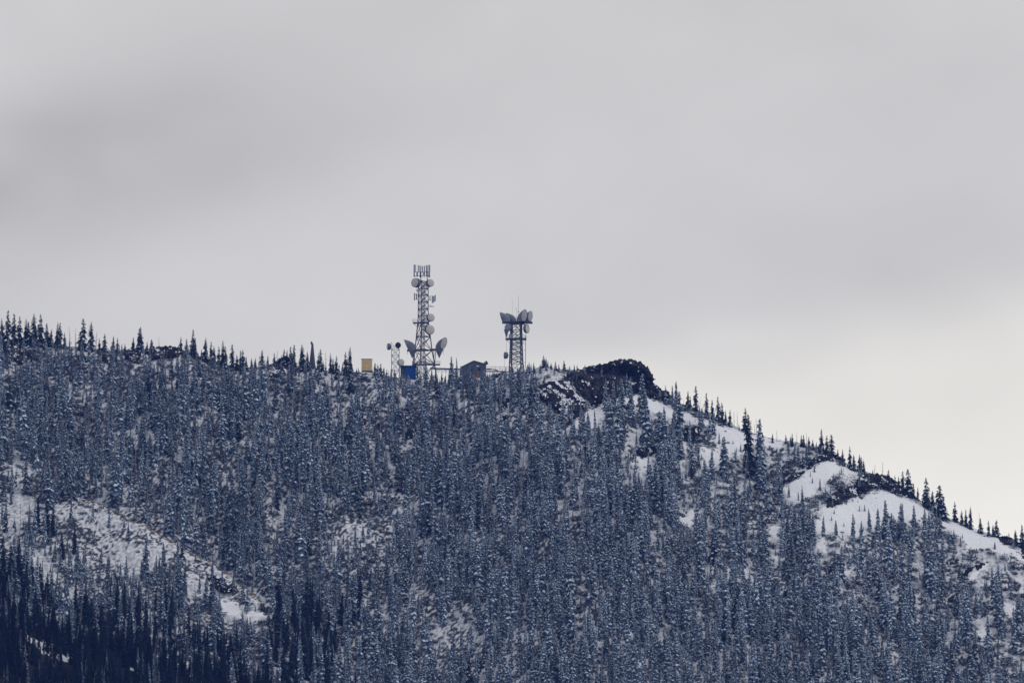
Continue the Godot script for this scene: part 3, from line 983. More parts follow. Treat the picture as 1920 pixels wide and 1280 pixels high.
func buildings() -> void:
	# tan box
	var o := site("equipment_box", "plain tan metal box cabin standing alone on the ridge", "cabin", 687.2, -2.0)
	var lo := loc(o, 677.3, 694.5)
	var hi := loc(o, 697.3, 673.3)
	slab(o, "skid_base", Vector3(lo.x + 0.1, -1.0, -3.4), Vector3(hi.x + 0.25, lo.y, 0.1), M.siding)
	var n := 5
	for k in n:
		var a := lerpf(lo.x, hi.x, float(k) / n)
		var b := lerpf(lo.x, hi.x, float(k + 1) / n)
		slab(o, "wall_panel", Vector3(a + 0.015, lo.y, -0.06), Vector3(b - 0.015, hi.y, 0.04), M.tan)
	slab(o, "wall", Vector3(lo.x + 0.03, lo.y, -3.3), Vector3(hi.x - 0.03, hi.y - 0.02, -0.061), M.tan)
	slab(o, "roof_edge", Vector3(lo.x - 0.06, hi.y + 0.003, -3.35), Vector3(hi.x + 0.06, hi.y + 0.16, 0.1), M.concrete)
	slab(o, "roof_snow", Vector3(lo.x, hi.y + 0.163, -3.3), Vector3(hi.x, hi.y + 0.26, 0.05), M.snow)
	# blue shed
	o = site("metal_shed", "bright blue corrugated shed with dark flat roof below the tall tower", "shed", 766, -6.0)
	lo = loc(o, 759, 706)
	hi = loc(o, 779.5, 688)
	var x := lo.x
	var w := (hi.x - lo.x) / 12.0
	for k in 12:
		slab(o, "blue_rib", Vector3(x + 0.01, lo.y - 1.0, 1.0 if k % 2 else 1.06), Vector3(x + w - 0.01, hi.y, 1.1 if k % 2 else 1.18), M.blue)
		x += w
	slab(o, "wall", Vector3(lo.x, lo.y - 1.0, -2.6), Vector3(hi.x, hi.y - 0.01, 0.99), M.blue)
	slab(o, "grey_side", Vector3(loc(o, 751, 700).x, lo.y - 1.0, -2.4), Vector3(lo.x - 0.01, hi.y - 0.01, 0.7), M.siding)
	slab(o, "roof", Vector3(loc(o, 750, 700).x, hi.y + 0.003, -2.8), Vector3(hi.x + 0.3, hi.y + 0.32, 1.5), M.roof)
	slab(o, "roof_snow", Vector3(loc(o, 751, 700).x, hi.y + 0.323, -2.7), Vector3(hi.x + 0.2, hi.y + 0.46, 1.4), M.snow)
	# gabled hut
	o = site("gabled_hut", "blue grey gabled hut with a rusty door between the two towers", "hut", 888, -5.0)
	var l := loc(o, 864, 690)
	var pk := loc(o, 888.5, 677.8)
	var e := loc(o, 905, 682.6)
	var r := loc(o, 911.5, 683.5)
	var foot := -1.5
	var s := Shape.new()
	var prof := [Vector2(l.x, foot), Vector2(l.x, l.y), Vector2(pk.x, pk.y), Vector2(e.x, e.y), Vector2(r.x, r.y), Vector2(r.x, foot)]
	for k in range(1, prof.size() - 1):
		s.tri(Vector3(prof[0].x, prof[0].y, 1.5), Vector3(prof[k].x, prof[k].y, 1.5), Vector3(prof[k + 1].x, prof[k + 1].y, 1.5), Color.WHITE)
		s.tri(Vector3(prof[0].x, prof[0].y, -3.5), Vector3(prof[k + 1].x, prof[k + 1].y, -3.5), Vector3(prof[k].x, prof[k].y, -3.5), Color.WHITE)
	for k in prof.size():
		var a2: Vector2 = prof[k]
		var b2: Vector2 = prof[(k + 1) % prof.size()]
		s.quad(Vector3(a2.x, a2.y, 1.5), Vector3(a2.x, a2.y, -3.5), Vector3(b2.x, b2.y, -3.5), Vector3(b2.x, b2.y, 1.5), Color.WHITE)
	part(o, "wall", s.mesh(M.siding))
	for k in range(1, 4):
		var a2: Vector2 = prof[k]
		var b2: Vector2 = prof[k + 1]
		s = Shape.new()
		var nrm := Vector3(-(b2 - a2).y, (b2 - a2).x, 0).normalized()
		var p0 := Vector3(a2.x, a2.y, 0) + nrm * 0.01
		var p1 := Vector3(b2.x, b2.y, 0) + nrm * 0.01
		for layer in [[0.0, 0.16]]:
			var f := [p0 + nrm * layer[0], p1 + nrm * layer[0], p1 + nrm * layer[1], p0 + nrm * layer[1]]
			for z in [[1.85, -3.8]]:
				var q := []
				for i in 4:
					q.append(f[i] + Vector3(0, 0, z[0]))
				for i in 4:
					q.append(f[i] + Vector3(0, 0, z[1]))
				for fc in [[0, 3, 2, 1], [4, 5, 6, 7], [3, 7, 6, 2], [0, 1, 5, 4], [0, 4, 7, 3], [1, 2, 6, 5]]:
					s.quad(q[fc[0]], q[fc[1]], q[fc[2]], q[fc[3]], Color.WHITE)
		part(o, "roof_plane", s.mesh(M.roof))
		bar(o, "roof_snow", p0 + nrm * 0.2 + Vector3(0, 0, 1.5), p1 + nrm * 0.2 + Vector3(0, 0, 1.5), 0.12, M.snow)
	var door := slab(o, "door", loc(o, 893.8, 708, 1.5), loc(o, 898.4, 695.5, 1.58), M.door)
	door.set_meta("label", "rusty brown door")
	slab(o, "white_patch", loc(o, 893.0, 686.8, 1.5), loc(o, 898.2, 685.2, 1.56), M.white)  # small white patch on the front wall
	for c in [[885, 684, 1.6], [880.5, 687.5, 1.8], [889.5, 680.5, 0.9]]:
		s = Shape.new()
		var q := loc(o, c[0], c[1], 1.5)
		s.tube(q, q + Vector3(0, 0, 0.3), c[2] / 5.0 * 1.6, c[2] / 5.0 * 1.4, 14, Color.WHITE, true)
		part(o, "vent_hood", s.mesh(M.shroud))
	slab(o, "dark_window", loc(o, 881, 696, 1.5), loc(o, 886, 692, 1.54), M.glass)
	slab(o, "dark_window", loc(o, 896, 694.6, 1.5), loc(o, 901, 690, 1.54), M.glass)
	s = Shape.new()
	var cp := loc(o, 911, 680.5, 0.5)
	s.tube(Vector3(cp.x, r.y, cp.z), cp, 0.16, 0.16, 8, Color.WHITE)
	s.tube(cp + Vector3(-0.5, -0.3, 0), cp + Vector3(0.6, 0.25, 0.2), 0.6, 0.75, 12, Color.WHITE, true)
	part(o, "roof_vent", s.mesh(M.roof))
	# walkways
	o = site("footbridge", "steel trestle walkway running from the tall tower towards the hut", "walkway", 842, -4.5)
	deck(o, "walkway_deck", loc(o, 806, 690.5), loc(o, 872, 692.5), 1.6, 0.35, 0.0, M.steel)
	bar(o, "beam", loc(o, 815, 693.8, 0.8), loc(o, 870, 695.5, 0.8), 0.2, M.steel)
	bar(o, "beam", loc(o, 815, 697.5, 0.8), loc(o, 868, 698.5, 0.8), 0.12, M.galvanised)
	for k in 9:
		bar(o, "hanger", loc(o, 815 + k * 6.5, 691, 0.8), loc(o, 816.5 + k * 6.5, 698, 0.8), 0.1, M.steel)
	for u in [818.0, 836.0, 854.0, 869.0]:
		var top := loc(o, u, 692)
		bar(o, "trestle_post", Vector3(top.x, height(top.x + o.position.x, o.position.z) - o.position.y - 0.5, 0), top, 0.16, M.galvanised)
	o = site("footbridge", "railed walkway on thin posts between the hut and the short tower", "walkway", 930, -4.5)
	deck(o, "walkway_deck", loc(o, 911, 696), loc(o, 956, 696.5), 1.6, 0.22, 1.75, M.steel)
	slab(o, "ramp_cover", loc(o, 912, 693.5, -0.4), loc(o, 920, 690.5, 0.6), M.roof)
	bar(o, "ramp_beam", loc(o, 918, 691.5, 0.9), loc(o, 934, 694.5, 0.9), 0.36, M.steel)
	for k in 7:
		var u := 914.0 + k * 6.0
		var top := loc(o, u, 696)
		for dz in [-0.7, 0.7]:
			bar(o, "trestle_post", Vector3(top.x, height(top.x + o.position.x, o.position.z + dz) - o.position.y - 0.6, dz), Vector3(top.x, top.y, dz), 0.12, M.galvanised)
	bar(o, "beam", loc(o, 928, 700.5, 0.8), loc(o, 952, 700.5, 0.8), 0.12, M.galvanised)
	# the pillar
	o = site("stone_pillar", "tall tapered grey pillar with a rounded tip among skyline trees", "pillar", 585, -1.0)
	s = Shape.new()
	var lv := [[-0.9, 1.35], [0.6, 1.3], [3.2, 1.05], [6.2, 0.72], [8.6, 0.46], [9.6, 0.42], [10.0, 0.28]]
	for k in lv.size() - 1:
		s.tube(Vector3(0, lv[k][0], 0), Vector3(0, lv[k + 1][0], 0), lv[k][1], lv[k + 1][1], 10, Color.WHITE, k == lv.size() - 2)
	part(o, "shaft", s.mesh(M.pillar))
	s = Shape.new()
	s.tube(loc(o, 584.2, 645), loc(o, 583.8, 640.4), 0.47, 0.3, 10, Color.WHITE, true)
	part(o, "cap", s.mesh(M.roof))


# ---------------------------------------------------------------- trees
var kinds := {}


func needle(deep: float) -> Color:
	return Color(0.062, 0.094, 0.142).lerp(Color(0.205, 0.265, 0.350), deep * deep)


func frond(s: Shape, root: Vector3, az: float, reach: float, drop: float, wide: float, col: Color) -> Array:
	var d := Vector3(cos(az), 0, sin(az))
	var side := Vector3(-d.z, 0, d.x)
	var m := root + d * reach * 0.55 + Vector3(0, -drop * 0.42, 0)
	var t := root + d * reach + Vector3(0, -drop, 0)
	var l := m + side * wide - Vector3(0, wide * 0.55, 0)
	var r := m - side * wide - Vector3(0, wide * 0.55, 0)
	s.tri(root, l, m, col)
	s.tri(root, m, r, col)
	s.tri(l, t, m, col)
	s.tri(m, t, r, col)
	return [root, m, t, l, r]


func conifer(seed_: int, tall: float, wide: float, snowy: float, gaps: float, crown_from: float, power: float, shade := 1.0) -> Dictionary:
	# tall thin subalpine conifer: whorls of drooping fronds with snow lying on them
	var g := RandomNumberGenerator.new()
	g.seed = seed_
	var trunk := Shape.new()
	var crown := Shape.new()
	var snow := Shape.new()
	var bark := Color(0.075, 0.068, 0.065)
	trunk.tube(Vector3(0, -0.5, 0), Vector3(0, tall * 0.55, 0), tall * 0.016, tall * 0.009, 6, bark)
	trunk.tube(Vector3(0, tall * 0.55, 0), Vector3(0, tall, 0), tall * 0.009, 0.015, 5, bark)
	var y := tall * crown_from
	var lean := g.randf_range(0, TAU)
	while y < tall * 0.985:
		var k := y / tall
		var rad := wide * pow(1.0 - k, power) * g.randf_range(0.72, 1.15) + 0.10
		var n := 8 if k < 0.7 else 6
		var turn := g.randf() * TAU
		for b in n:
			if g.randf() < gaps:
				continue
			var az := turn + TAU * b / n + g.randf_range(-0.3, 0.3)
			var reach := rad * g.randf_range(0.5, 1.22) * (1.0 + 0.12 * cos(az - lean))
			var drop := reach * lerpf(g.randf_range(0.55, 0.95), 0.15, k * k)
			var root := Vector3(0, y + g.randf_range(-0.15, 0.15), 0)
			var w := reach * g.randf_range(0.25, 0.38) + 0.05
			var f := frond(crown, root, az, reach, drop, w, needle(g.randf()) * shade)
			# hanging twigs under the bough
			var tip: Vector3 = f[2]
			crown.tri(f[3], tip + Vector3(0, -0.28 - reach * 0.12, 0), f[1], needle(g.randf() * 0.5) * shade)
			if g.randf() < snowy:
				var lift := Vector3(0, 0.10, 0)
				var a: Vector3 = f[0].lerp(f[1], g.randf_range(0.15, 0.6)) + lift
				var m: Vector3 = f[1] + lift * 1.9
				var t: Vector3 = f[1].lerp(f[2], g.randf_range(0.6, 0.98)) + lift
				var l: Vector3 = f[1].lerp(f[3], g.randf_range(0.65, 1.05)) + lift * 0.9
				var r: Vector3 = f[1].lerp(f[4], g.randf_range(0.65, 1.05)) + lift * 0.9
				var white := Color(0.58, 0.68, 0.83) * g.randf_range(0.75, 1.0)
				snow.tri(a, l, m, white)
				snow.tri(a, m, r, white)
				snow.tri(l, t, m, white)
				snow.tri(m, t, r, white)
		y += (0.27 + 0.21 * (1.0 - k)) * (tall / 10.0) * g.randf_range(0.8, 1.25)
	return {"trunk": trunk, "crown": crown, "snow": snow, "tall": tall}


func snag(seed_: int, tall: float) -> Dictionary:
	var g := RandomNumberGenerator.new()
	g.seed = seed_
	var trunk := Shape.new()
	var crown := Shape.new()
	var grey := Color(0.24, 0.25, 0.275)
	trunk.tube(Vector3(0, -0.4, 0), Vector3(g.randf_range(-0.2, 0.2), tall, 0), 0.13, 0.03, 5, grey)
	for k in 34:
		var y := tall * g.randf_range(0.2, 0.97)
		var az := g.randf() * TAU
		var r := (1.0 - y / tall) * 0.9 + 0.25
		var d := Vector3(cos(az), g.randf_range(-0.5, 0.25), sin(az)) * r * g.randf_range(0.4, 1.0)
		crown.tube(Vector3(0, y, 0), Vector3(0, y, 0) + d, 0.035, 0.012, 3, grey * g.randf_range(0.6, 1.1))
		crown.tri(Vector3(0, y, 0) + d * 0.4, Vector3(0, y + 0.03, 0) + d, Vector3(0, y - 0.18, 0) + d * 0.8, Color(0.16, 0.17, 0.19))
	return {"trunk": trunk, "crown": crown, "snow": null, "tall": tall}


func shrub(seed_: int, snowy: float) -> Dictionary:
	var g := RandomNumberGenerator.new()
	g.seed = seed_
	var trunk := Shape.new()
	var crown := Shape.new()
	var snow := Shape.new()
	trunk.tube(Vector3(0, -0.3, 0), Vector3(0, 0.7, 0), 0.06, 0.03, 4, Color(0.08, 0.07, 0.065))
	for k in 90:
		var az := g.randf() * TAU
		var el := g.randf_range(0.0, 1.35)
		var d := Vector3(cos(az) * cos(el), sin(el), sin(az) * cos(el))
		var p := d * g.randf_range(0.35, 1.0) * Vector3(1.0, 1.1, 1.0)
		var q := Vector3(g.randf_range(-1, 1), g.randf_range(-0.7, 0.5), g.randf_range(-1, 1)).normalized() * 0.3
		var c := needle(g.randf() * 0.8).lerp(Color(0.11, 0.10, 0.095), 0.4 * g.randf())
		var w := d.cross(q).normalized() * 0.16
		crown.quad(p - w, p + q * 0.5 - w * 0.4, p + q, p + w, c)
		if g.randf() < snowy and d.y > 0.1:
			var up := Vector3(0, 0.06, 0)
			snow.quad(p - w * 0.7 + up, p + q * 0.5 - w * 0.3 + up, p + q * 0.8 + up, p + w * 0.7 + up, Color(0.66, 0.71, 0.81) * g.randf_range(0.85, 1.0))
	return {"trunk": trunk, "crown": crown, "snow": snow, "tall": 1.0}


func make_kinds() -> void:
	kinds.snowy = []
	kinds.dusted = []
	kinds.bare = []
	kinds.sky = []
	kinds.pine = []
	kinds.snag = []
	kinds.shrub = []
	for k in 6:
		kinds.snowy.append(conifer(100 + k, 10.0, 1.45 + 0.14 * (k % 3), 0.70, 0.06, 0.04, 0.62 + 0.05 * k))
		kinds.dusted.append(conifer(200 + k, 10.0, 1.35 + 0.15 * (k % 3), 0.44, 0.12, 0.05, 0.65 + 0.05 * k))
	for k in 4:
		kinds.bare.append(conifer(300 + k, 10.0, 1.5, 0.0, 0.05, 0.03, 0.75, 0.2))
		kinds.sky.append(conifer(400 + k, 10.0, 1.75 + 0.15 * k, 0.2, 0.3, 0.02, 0.62 + 0.05 * k, 0.3))
		kinds.snag.append(snag(500 + k, 10.0))
		kinds.shrub.append(shrub(600 + k, 0.55))
	for k in 2:
		kinds.pine.append(conifer(700 + k, 10.0, 2.3, 0.2, 0.22, 0.12, 0.55, 0.32))
	for name_ in kinds:
		for t in kinds[name_]:
			var all := Shape.new()
			all.add(t.trunk)
			all.add(t.crown)
			if t.snow != null and t.snow.v.size():
				all.add(t.snow)
				t.snow_mesh = t.snow.mesh(M.tinted)
			t.all = all.mesh(M.tinted)
			t.trunk_mesh = t.trunk.mesh(M.tinted)
			t.crown_mesh = t.crown.mesh(M.tinted)


func single(kind: String, where: Vector3, tall: float, wide: float, label: String, group: String) -> void:
	var list: Array = kinds[kind]
	var t: Dictionary = list[rng.randi() % list.size()]
	var called: String = {"snag": "dead_tree", "pine": "pine_tree", "shrub": "shrub"}.get(kind, "conifer_tree")
	var o := thing(called, label, {"snag": "dead tree", "shrub": "shrub"}.get(kind, "tree"), where, group)
	o.rotation = Vector3(rng.randfn(0, 0.02), rng.randf() * TAU, rng.randfn(0, 0.025))
	var k := tall / 10.0
	o.scale = Vector3(k * wide, k, k * wide)
	part(o, "trunk", t.trunk_mesh)
	part(o, "branches" if kind == "snag" else "crown", t.crown_mesh)
	if t.has("snow_mesh"):
		part(o, "snow_load", t.snow_mesh).set_meta("kind", "stuff")


const SKYLINE := [[3, 632, 36, 0], [12, 635, 56, 0], [25, 636, 50, 0], [36, 637, 45, 0], [47, 638, 42, 0], [53, 638, 36, 0], [62, 636, 50, 0], [76, 637, 50, 0], [87, 634, 28, 0], [95, 636, 20, 0], [106, 636, 33, 0], [111, 637, 34, 0], [120, 638, 16, 0], [131, 640, 28, 1], [140, 642, 28, 1], [154, 648, 52, 3], [170, 650, 48, 0], [179, 650, 28, 1], [186, 650, 17, 0], [195, 650, 26, 0], [212, 653, 24, 0], [219, 654, 22, 0], [234, 654, 10, 0], [249, 654, 22, 0], [259, 654, 40, 0], [264, 654, 42, 0], [275, 652, 12, 0], [283, 652, 16, 3], [298, 650, 20, 1], [338, 653, 22, 0], [349, 658, 24, 0], [360, 660, 43, 0], [365, 661, 28, 0], [377, 664, 10, 0], [384, 672, 40, 0], [395, 674, 35, 0], [401, 676, 28, 0], [410, 682, 34, 0], [418, 685, 48, 0], [423, 686, 38, 0], [435, 688, 44, 0], [444, 690, 26, 0], [451, 690, 34, 0], [455, 690, 36, 0], [461, 690, 22, 0], [471, 690, 20, 0], [478, 688, 18, 0],
	[485, 680, 16, 1], [492, 679, 24, 0], [502, 682, 16, 0], [514, 675, 14, 0], [519, 673, 16, 1], [532, 671, 17, 0], [537, 672, 16, 0], [544, 675, 27, 0], [550, 678, 34, 0], [562, 688, 20, 0], [566, 688, 44, 0], [573, 690, 14, 0], [577, 690, 33, 0], [596, 693, 32, 0], [601, 693, 40, 0], [605, 694, 18, 0], [611, 694, 34, 1], [620, 695, 34, 0], [624, 696, 24, 0], [630, 695, 29, 0], [642, 697, 18, 0], [647, 698, 40, 0], [656, 699, 50, 0], [668, 699, 9, 0],
	[703, 703, 24, 0], [708, 704, 22, 0], [713, 705, 24, 0], [719, 706, 16, 0], [725, 708, 17, 0], [733, 710, 18, 0], [739, 711, 20, 0], [761, 716, 16, 0], [782, 726, 50, 2], [788, 730, 36, 2], [799, 726, 56, 2], [808, 728, 40, 2], [817, 724, 34, 0], [828, 716, 18, 0], [835, 718, 14, 0], [842, 724, 36, 2], [848, 722, 54, 2], [857, 722, 52, 2], [863, 722, 38, 2], [867, 724, 36, 2], [872, 726, 40, 2], [877, 728, 38, 2], [882, 730, 42, 2], [887, 732, 36, 2], [892, 734, 32, 2], [901, 730, 38, 2], [905, 728, 36, 2], [909, 727, 34, 2], [914, 722, 24, 0],
	[992, 692, 14, 0], [1001, 693, 14, 0], [1019, 687, 22, 0], [1022, 688, 18, 0], [1027, 690, 14, 0], [1032, 693, 12, 0], [1043, 696, 13, 0], [1048, 696, 14, 0], [1058, 697, 22, 0], [1065, 698, 10, 0],
	[1249, 757, 36, 2], [1261, 762, 40, 2], [1268, 766, 52, 2], [1282, 768, 22, 1], [1291, 776, 44, 0], [1295, 777, 36, 0], [1305, 780, 58, 0], [1313, 780, 36, 1], [1318, 783, 28, 1], [1325, 790, 55, 0], [1336, 793, 45, 0], [1347, 796, 54, 0], [1355, 797, 44, 0], [1362, 799, 31, 0], [1369, 801, 34, 0], [1377, 803, 32, 1], [1383, 805, 36, 1], [1397, 815, 52, 0], [1416, 820, 26, 1], [1419, 821, 36, 1], [1430, 823, 14, 0], [1449, 824, 12, 0],
	[1457, 825, 20, 1], [1474, 827, 13, 0], [1486, 830, 18, 0], [1494, 831, 22, 1], [1503, 832, 17, 0], [1507, 833, 19, 0], [1513, 834, 24, 1], [1518, 836, 18, 0], [1525, 839, 16, 0], [1541, 840, 36, 0], [1550, 843, 28, 0], [1560, 850, 36, 3], [1571, 855, 14, 0], [1582, 862, 21, 0], [1594, 875, 40, 0], [1601, 877, 26, 0], [1612, 883, 32, 0], [1616, 884, 28, 0], [1621, 887, 26, 0], [1640, 889, 18, 1], [1655, 892, 26, 1], [1666, 897, 18, 0], [1680, 909, 19, 0], [1686, 914, 22, 0], [1693, 919, 37, 0], [1705, 928, 50, 3], [1713, 934, 29, 0], [1721, 939, 26, 0], [1738, 952, 58, 3], [1750, 958, 38, 3], [1761, 962, 54, 3], [1770, 966, 36, 3], [1792, 977, 38, 0], [1804, 982, 26, 0], [1812, 985, 30, 0], [1820, 988, 40, 0], [1838, 994, 34, 1], [1840, 995, 24, 0], [1855, 1000, 26, 0], [1863, 1003, 20, 0], [1870, 1005, 31, 3], [1893, 1011, 13, 0], [1905, 1014, 22, 0], [1917, 1017, 34, 0]]

# trees that stand out on the snow and at the forest's edge: u, v of the foot, height, kind
const FRONT := [[1136, 768, 60, 0], [1141, 832, 92, 0], [1151, 772, 60, 0], [1161, 838, 88, 0], [1167, 778, 70, 0], [1205, 792, 90, 0], [1212, 840, 98, 0], [1185, 802, 66, 0], [1237, 852, 84, 0], [1248, 862, 98, 0], [1262, 812, 50, 0], [1274, 812, 80, 0], [1277, 862, 60, 0], [1240, 904, 78, 0], [1104, 812, 34, 0], [1102, 824, 52, 0], [1078, 830, 40, 0], [1095, 836, 64, 0], [1089, 778, 20, 0], [1100, 772, 26, 0], [1075, 778, 28, 0], [1066, 786, 30, 0], [1360, 898, 82, 0], [1335, 904, 62, 0], [1300, 878, 48, 0], [1404, 892, 118, 1], [1423, 890, 106, 0], [1349, 836, 26, 0], [1375, 836, 10, 0], [1381, 854, 16, 0], [1316, 870, 20, 0],
	[1662, 1008, 72, 0], [1647, 1010, 58, 0], [1631, 998, 46, 0], [1600, 1016, 54, 0], [1615, 1024, 48, 0], [1690, 988, 46, 0], [1715, 996, 50, 0], [1735, 1012, 62, 0], [1744, 1014, 56, 0], [1757, 1010, 46, 0], [1764, 1012, 50, 0], [1672, 1000, 40, 0], [1678, 1010, 44, 0], [1524, 907, 13, 0], [1538, 918, 22, 0], [1498, 936, 14, 0], [1480, 930, 20, 0], [1575, 900, 20, 0], [1563, 908, 22, 0], [1612, 960, 14, 0], [1622, 960, 15, 0], [1583, 990, 8, 0], [1560, 978, 12, 0], [1545, 1006, 40, 0], [1568, 1004, 30, 0], [1518, 1000, 46, 0], [1500, 1006, 40, 0], [1488, 1004, 34, 0], [1855, 1046, 12, 0], [1884, 1050, 14, 0], [1830, 1050, 16, 0], [1802, 1030, 26, 0], [1790, 1026, 34, 0], [1780, 1024, 30, 0],
	[5, 1110, 110, 1], [18, 1118, 100, 1], [34, 1100, 90, 1], [60, 1112, 74, 1], [46, 1130, 80, 1], [72, 1130, 76, 1], [86, 1142, 70, 1], [138, 1034, 50, 1], [116, 1040, 44, 1], [188, 1058, 34, 0], [112, 1062, 36, 0], [70, 990, 60, 1], [86, 1000, 66, 1], [98, 1006, 60, 1], [176, 1014, 22, 0], [265, 1078, 28, 0], [236, 1080, 40, 0], [290, 1112, 60, 0], [330, 1125, 80, 0], [340, 1130, 72, 0], [385, 1138, 60, 0], [400, 1142, 52, 0], [455, 1190, 44, 0], [470, 1196, 40, 0], [150, 1150, 66, 0], [165, 1158, 70, 0], [215, 1150, 66, 0], [250, 1152, 70, 0], [190, 1160, 74, 0], [540, 740, 44, 0], [1022, 1000, 60, 0], [1008, 1010, 64, 0]]


func landmark(u: float) -> Array:
	var marks := [[-20, "the left picture edge"], [228, "the long low outcrop"], [500, "the dark domed rock"], [585, "the grey pillar"], [687, "the tan box"], [741, "the slim dish mast"], [792, "the tall tower"], [888, "the gabled hut"], [968, "the short tower"], [1230, "the cliff nose"], [1450, "the upper right snow saddle"], [1570, "the curved rock band"], [1735, "the overhanging rock band"], [3000, ""]]
	for k in marks.size() - 1:
		if u < marks[k + 1][0]:
			return [k, marks[k][1]]
	return [0, ""]


func ordinal(n: int) -> String:
	if n % 100 in [11, 12, 13]:
		return "%dth" % n
	return "%d%s" % [n, {1: "st", 2: "nd", 3: "rd"}.get(n % 10, "th")]


func size_word(px: float) -> String:
	return "tiny" if px < 16 else "short" if px < 28 else "tall" if px > 44 else "middling"


func build_trees() -> void:
	make_kinds()
	var kept := []            # ground spots kept clear of the random forest
	var count := {}
	for t in SKYLINE:
		var u: float = t[0]
		var x := at(u, t[1], 0).x
		var i := clampi(int(x + 280), 0, 560)
		var z: float = ZC[i] + (rng.randf_range(2.0, 5.0) if t[3] != 2 else rng.randf_range(4.0, 9.0))
		x = at(u, t[1], z).x
		var foot := height(x, z) - 0.15
		var top := at(u, t[1] - t[2], z).y
		var mark := landmark(u)
		count[mark[0]] = count.get(mark[0], 0) + 1
		var kind: String = ["sky", "snag", "dusted", "pine"][t[3]]
		var looks: String = {"sky": "slim dark conifer", "snag": "bare dead snag", "dusted": "snow dusted conifer", "pine": "broad dark conifer"}[kind]
		single(kind, Vector3(x, foot, z), maxf(top - foot, 1.2), rng.randf_range(0.85, 1.15) if t[2] > 30 else rng.randf_range(0.95, 1.3), "%s %s, %s skyline tree right of %s" % [size_word(t[2]), looks, ordinal(count[mark[0]]), mark[1]], "trees on the skyline")
		kept.append(Vector2(x, z))
	count = {}
	var front := FRONT.duplicate()
	front.sort_custom(func(a, b): return a[0] < b[0])
	for t in front:
		var p := hit(t[0], t[1])
		var foot := height(p.x, p.z) - 0.15
		var tall := maxf(at(t[0], t[1] - t[2], p.z).y - foot, 1.4)
		var zone := front_zone(t[0], t[1])
		count[zone] = count.get(zone, 0) + 1
		single(["snowy", "bare"][t[3]] if t[0] > 900 or t[3] == 1 else "dusted", Vector3(p.x, foot, p.z), tall, rng.randf_range(0.95, 1.2), "%s %s %s, %s from left" % [size_word(t[2]), ["snow laden conifer", "dark conifer"][t[3]], zone, ordinal(count[zone])], "conifers standing out on the slope")
		kept.append(Vector2(p.x, p.z))
	forest(kept)


func front_zone(u: float, v: float) -> String:
	if u < 900:
		return "on the left spur" if v < 1100 else "low on the left spur"
	if u < 1130:
		return "at the snow tongue left of the cliff"
	if u < 1450:
		return "on the snow below the cliff"
	if u < 1600:
		return "around the upper right snow dome"
	return "on the lower right snow field"


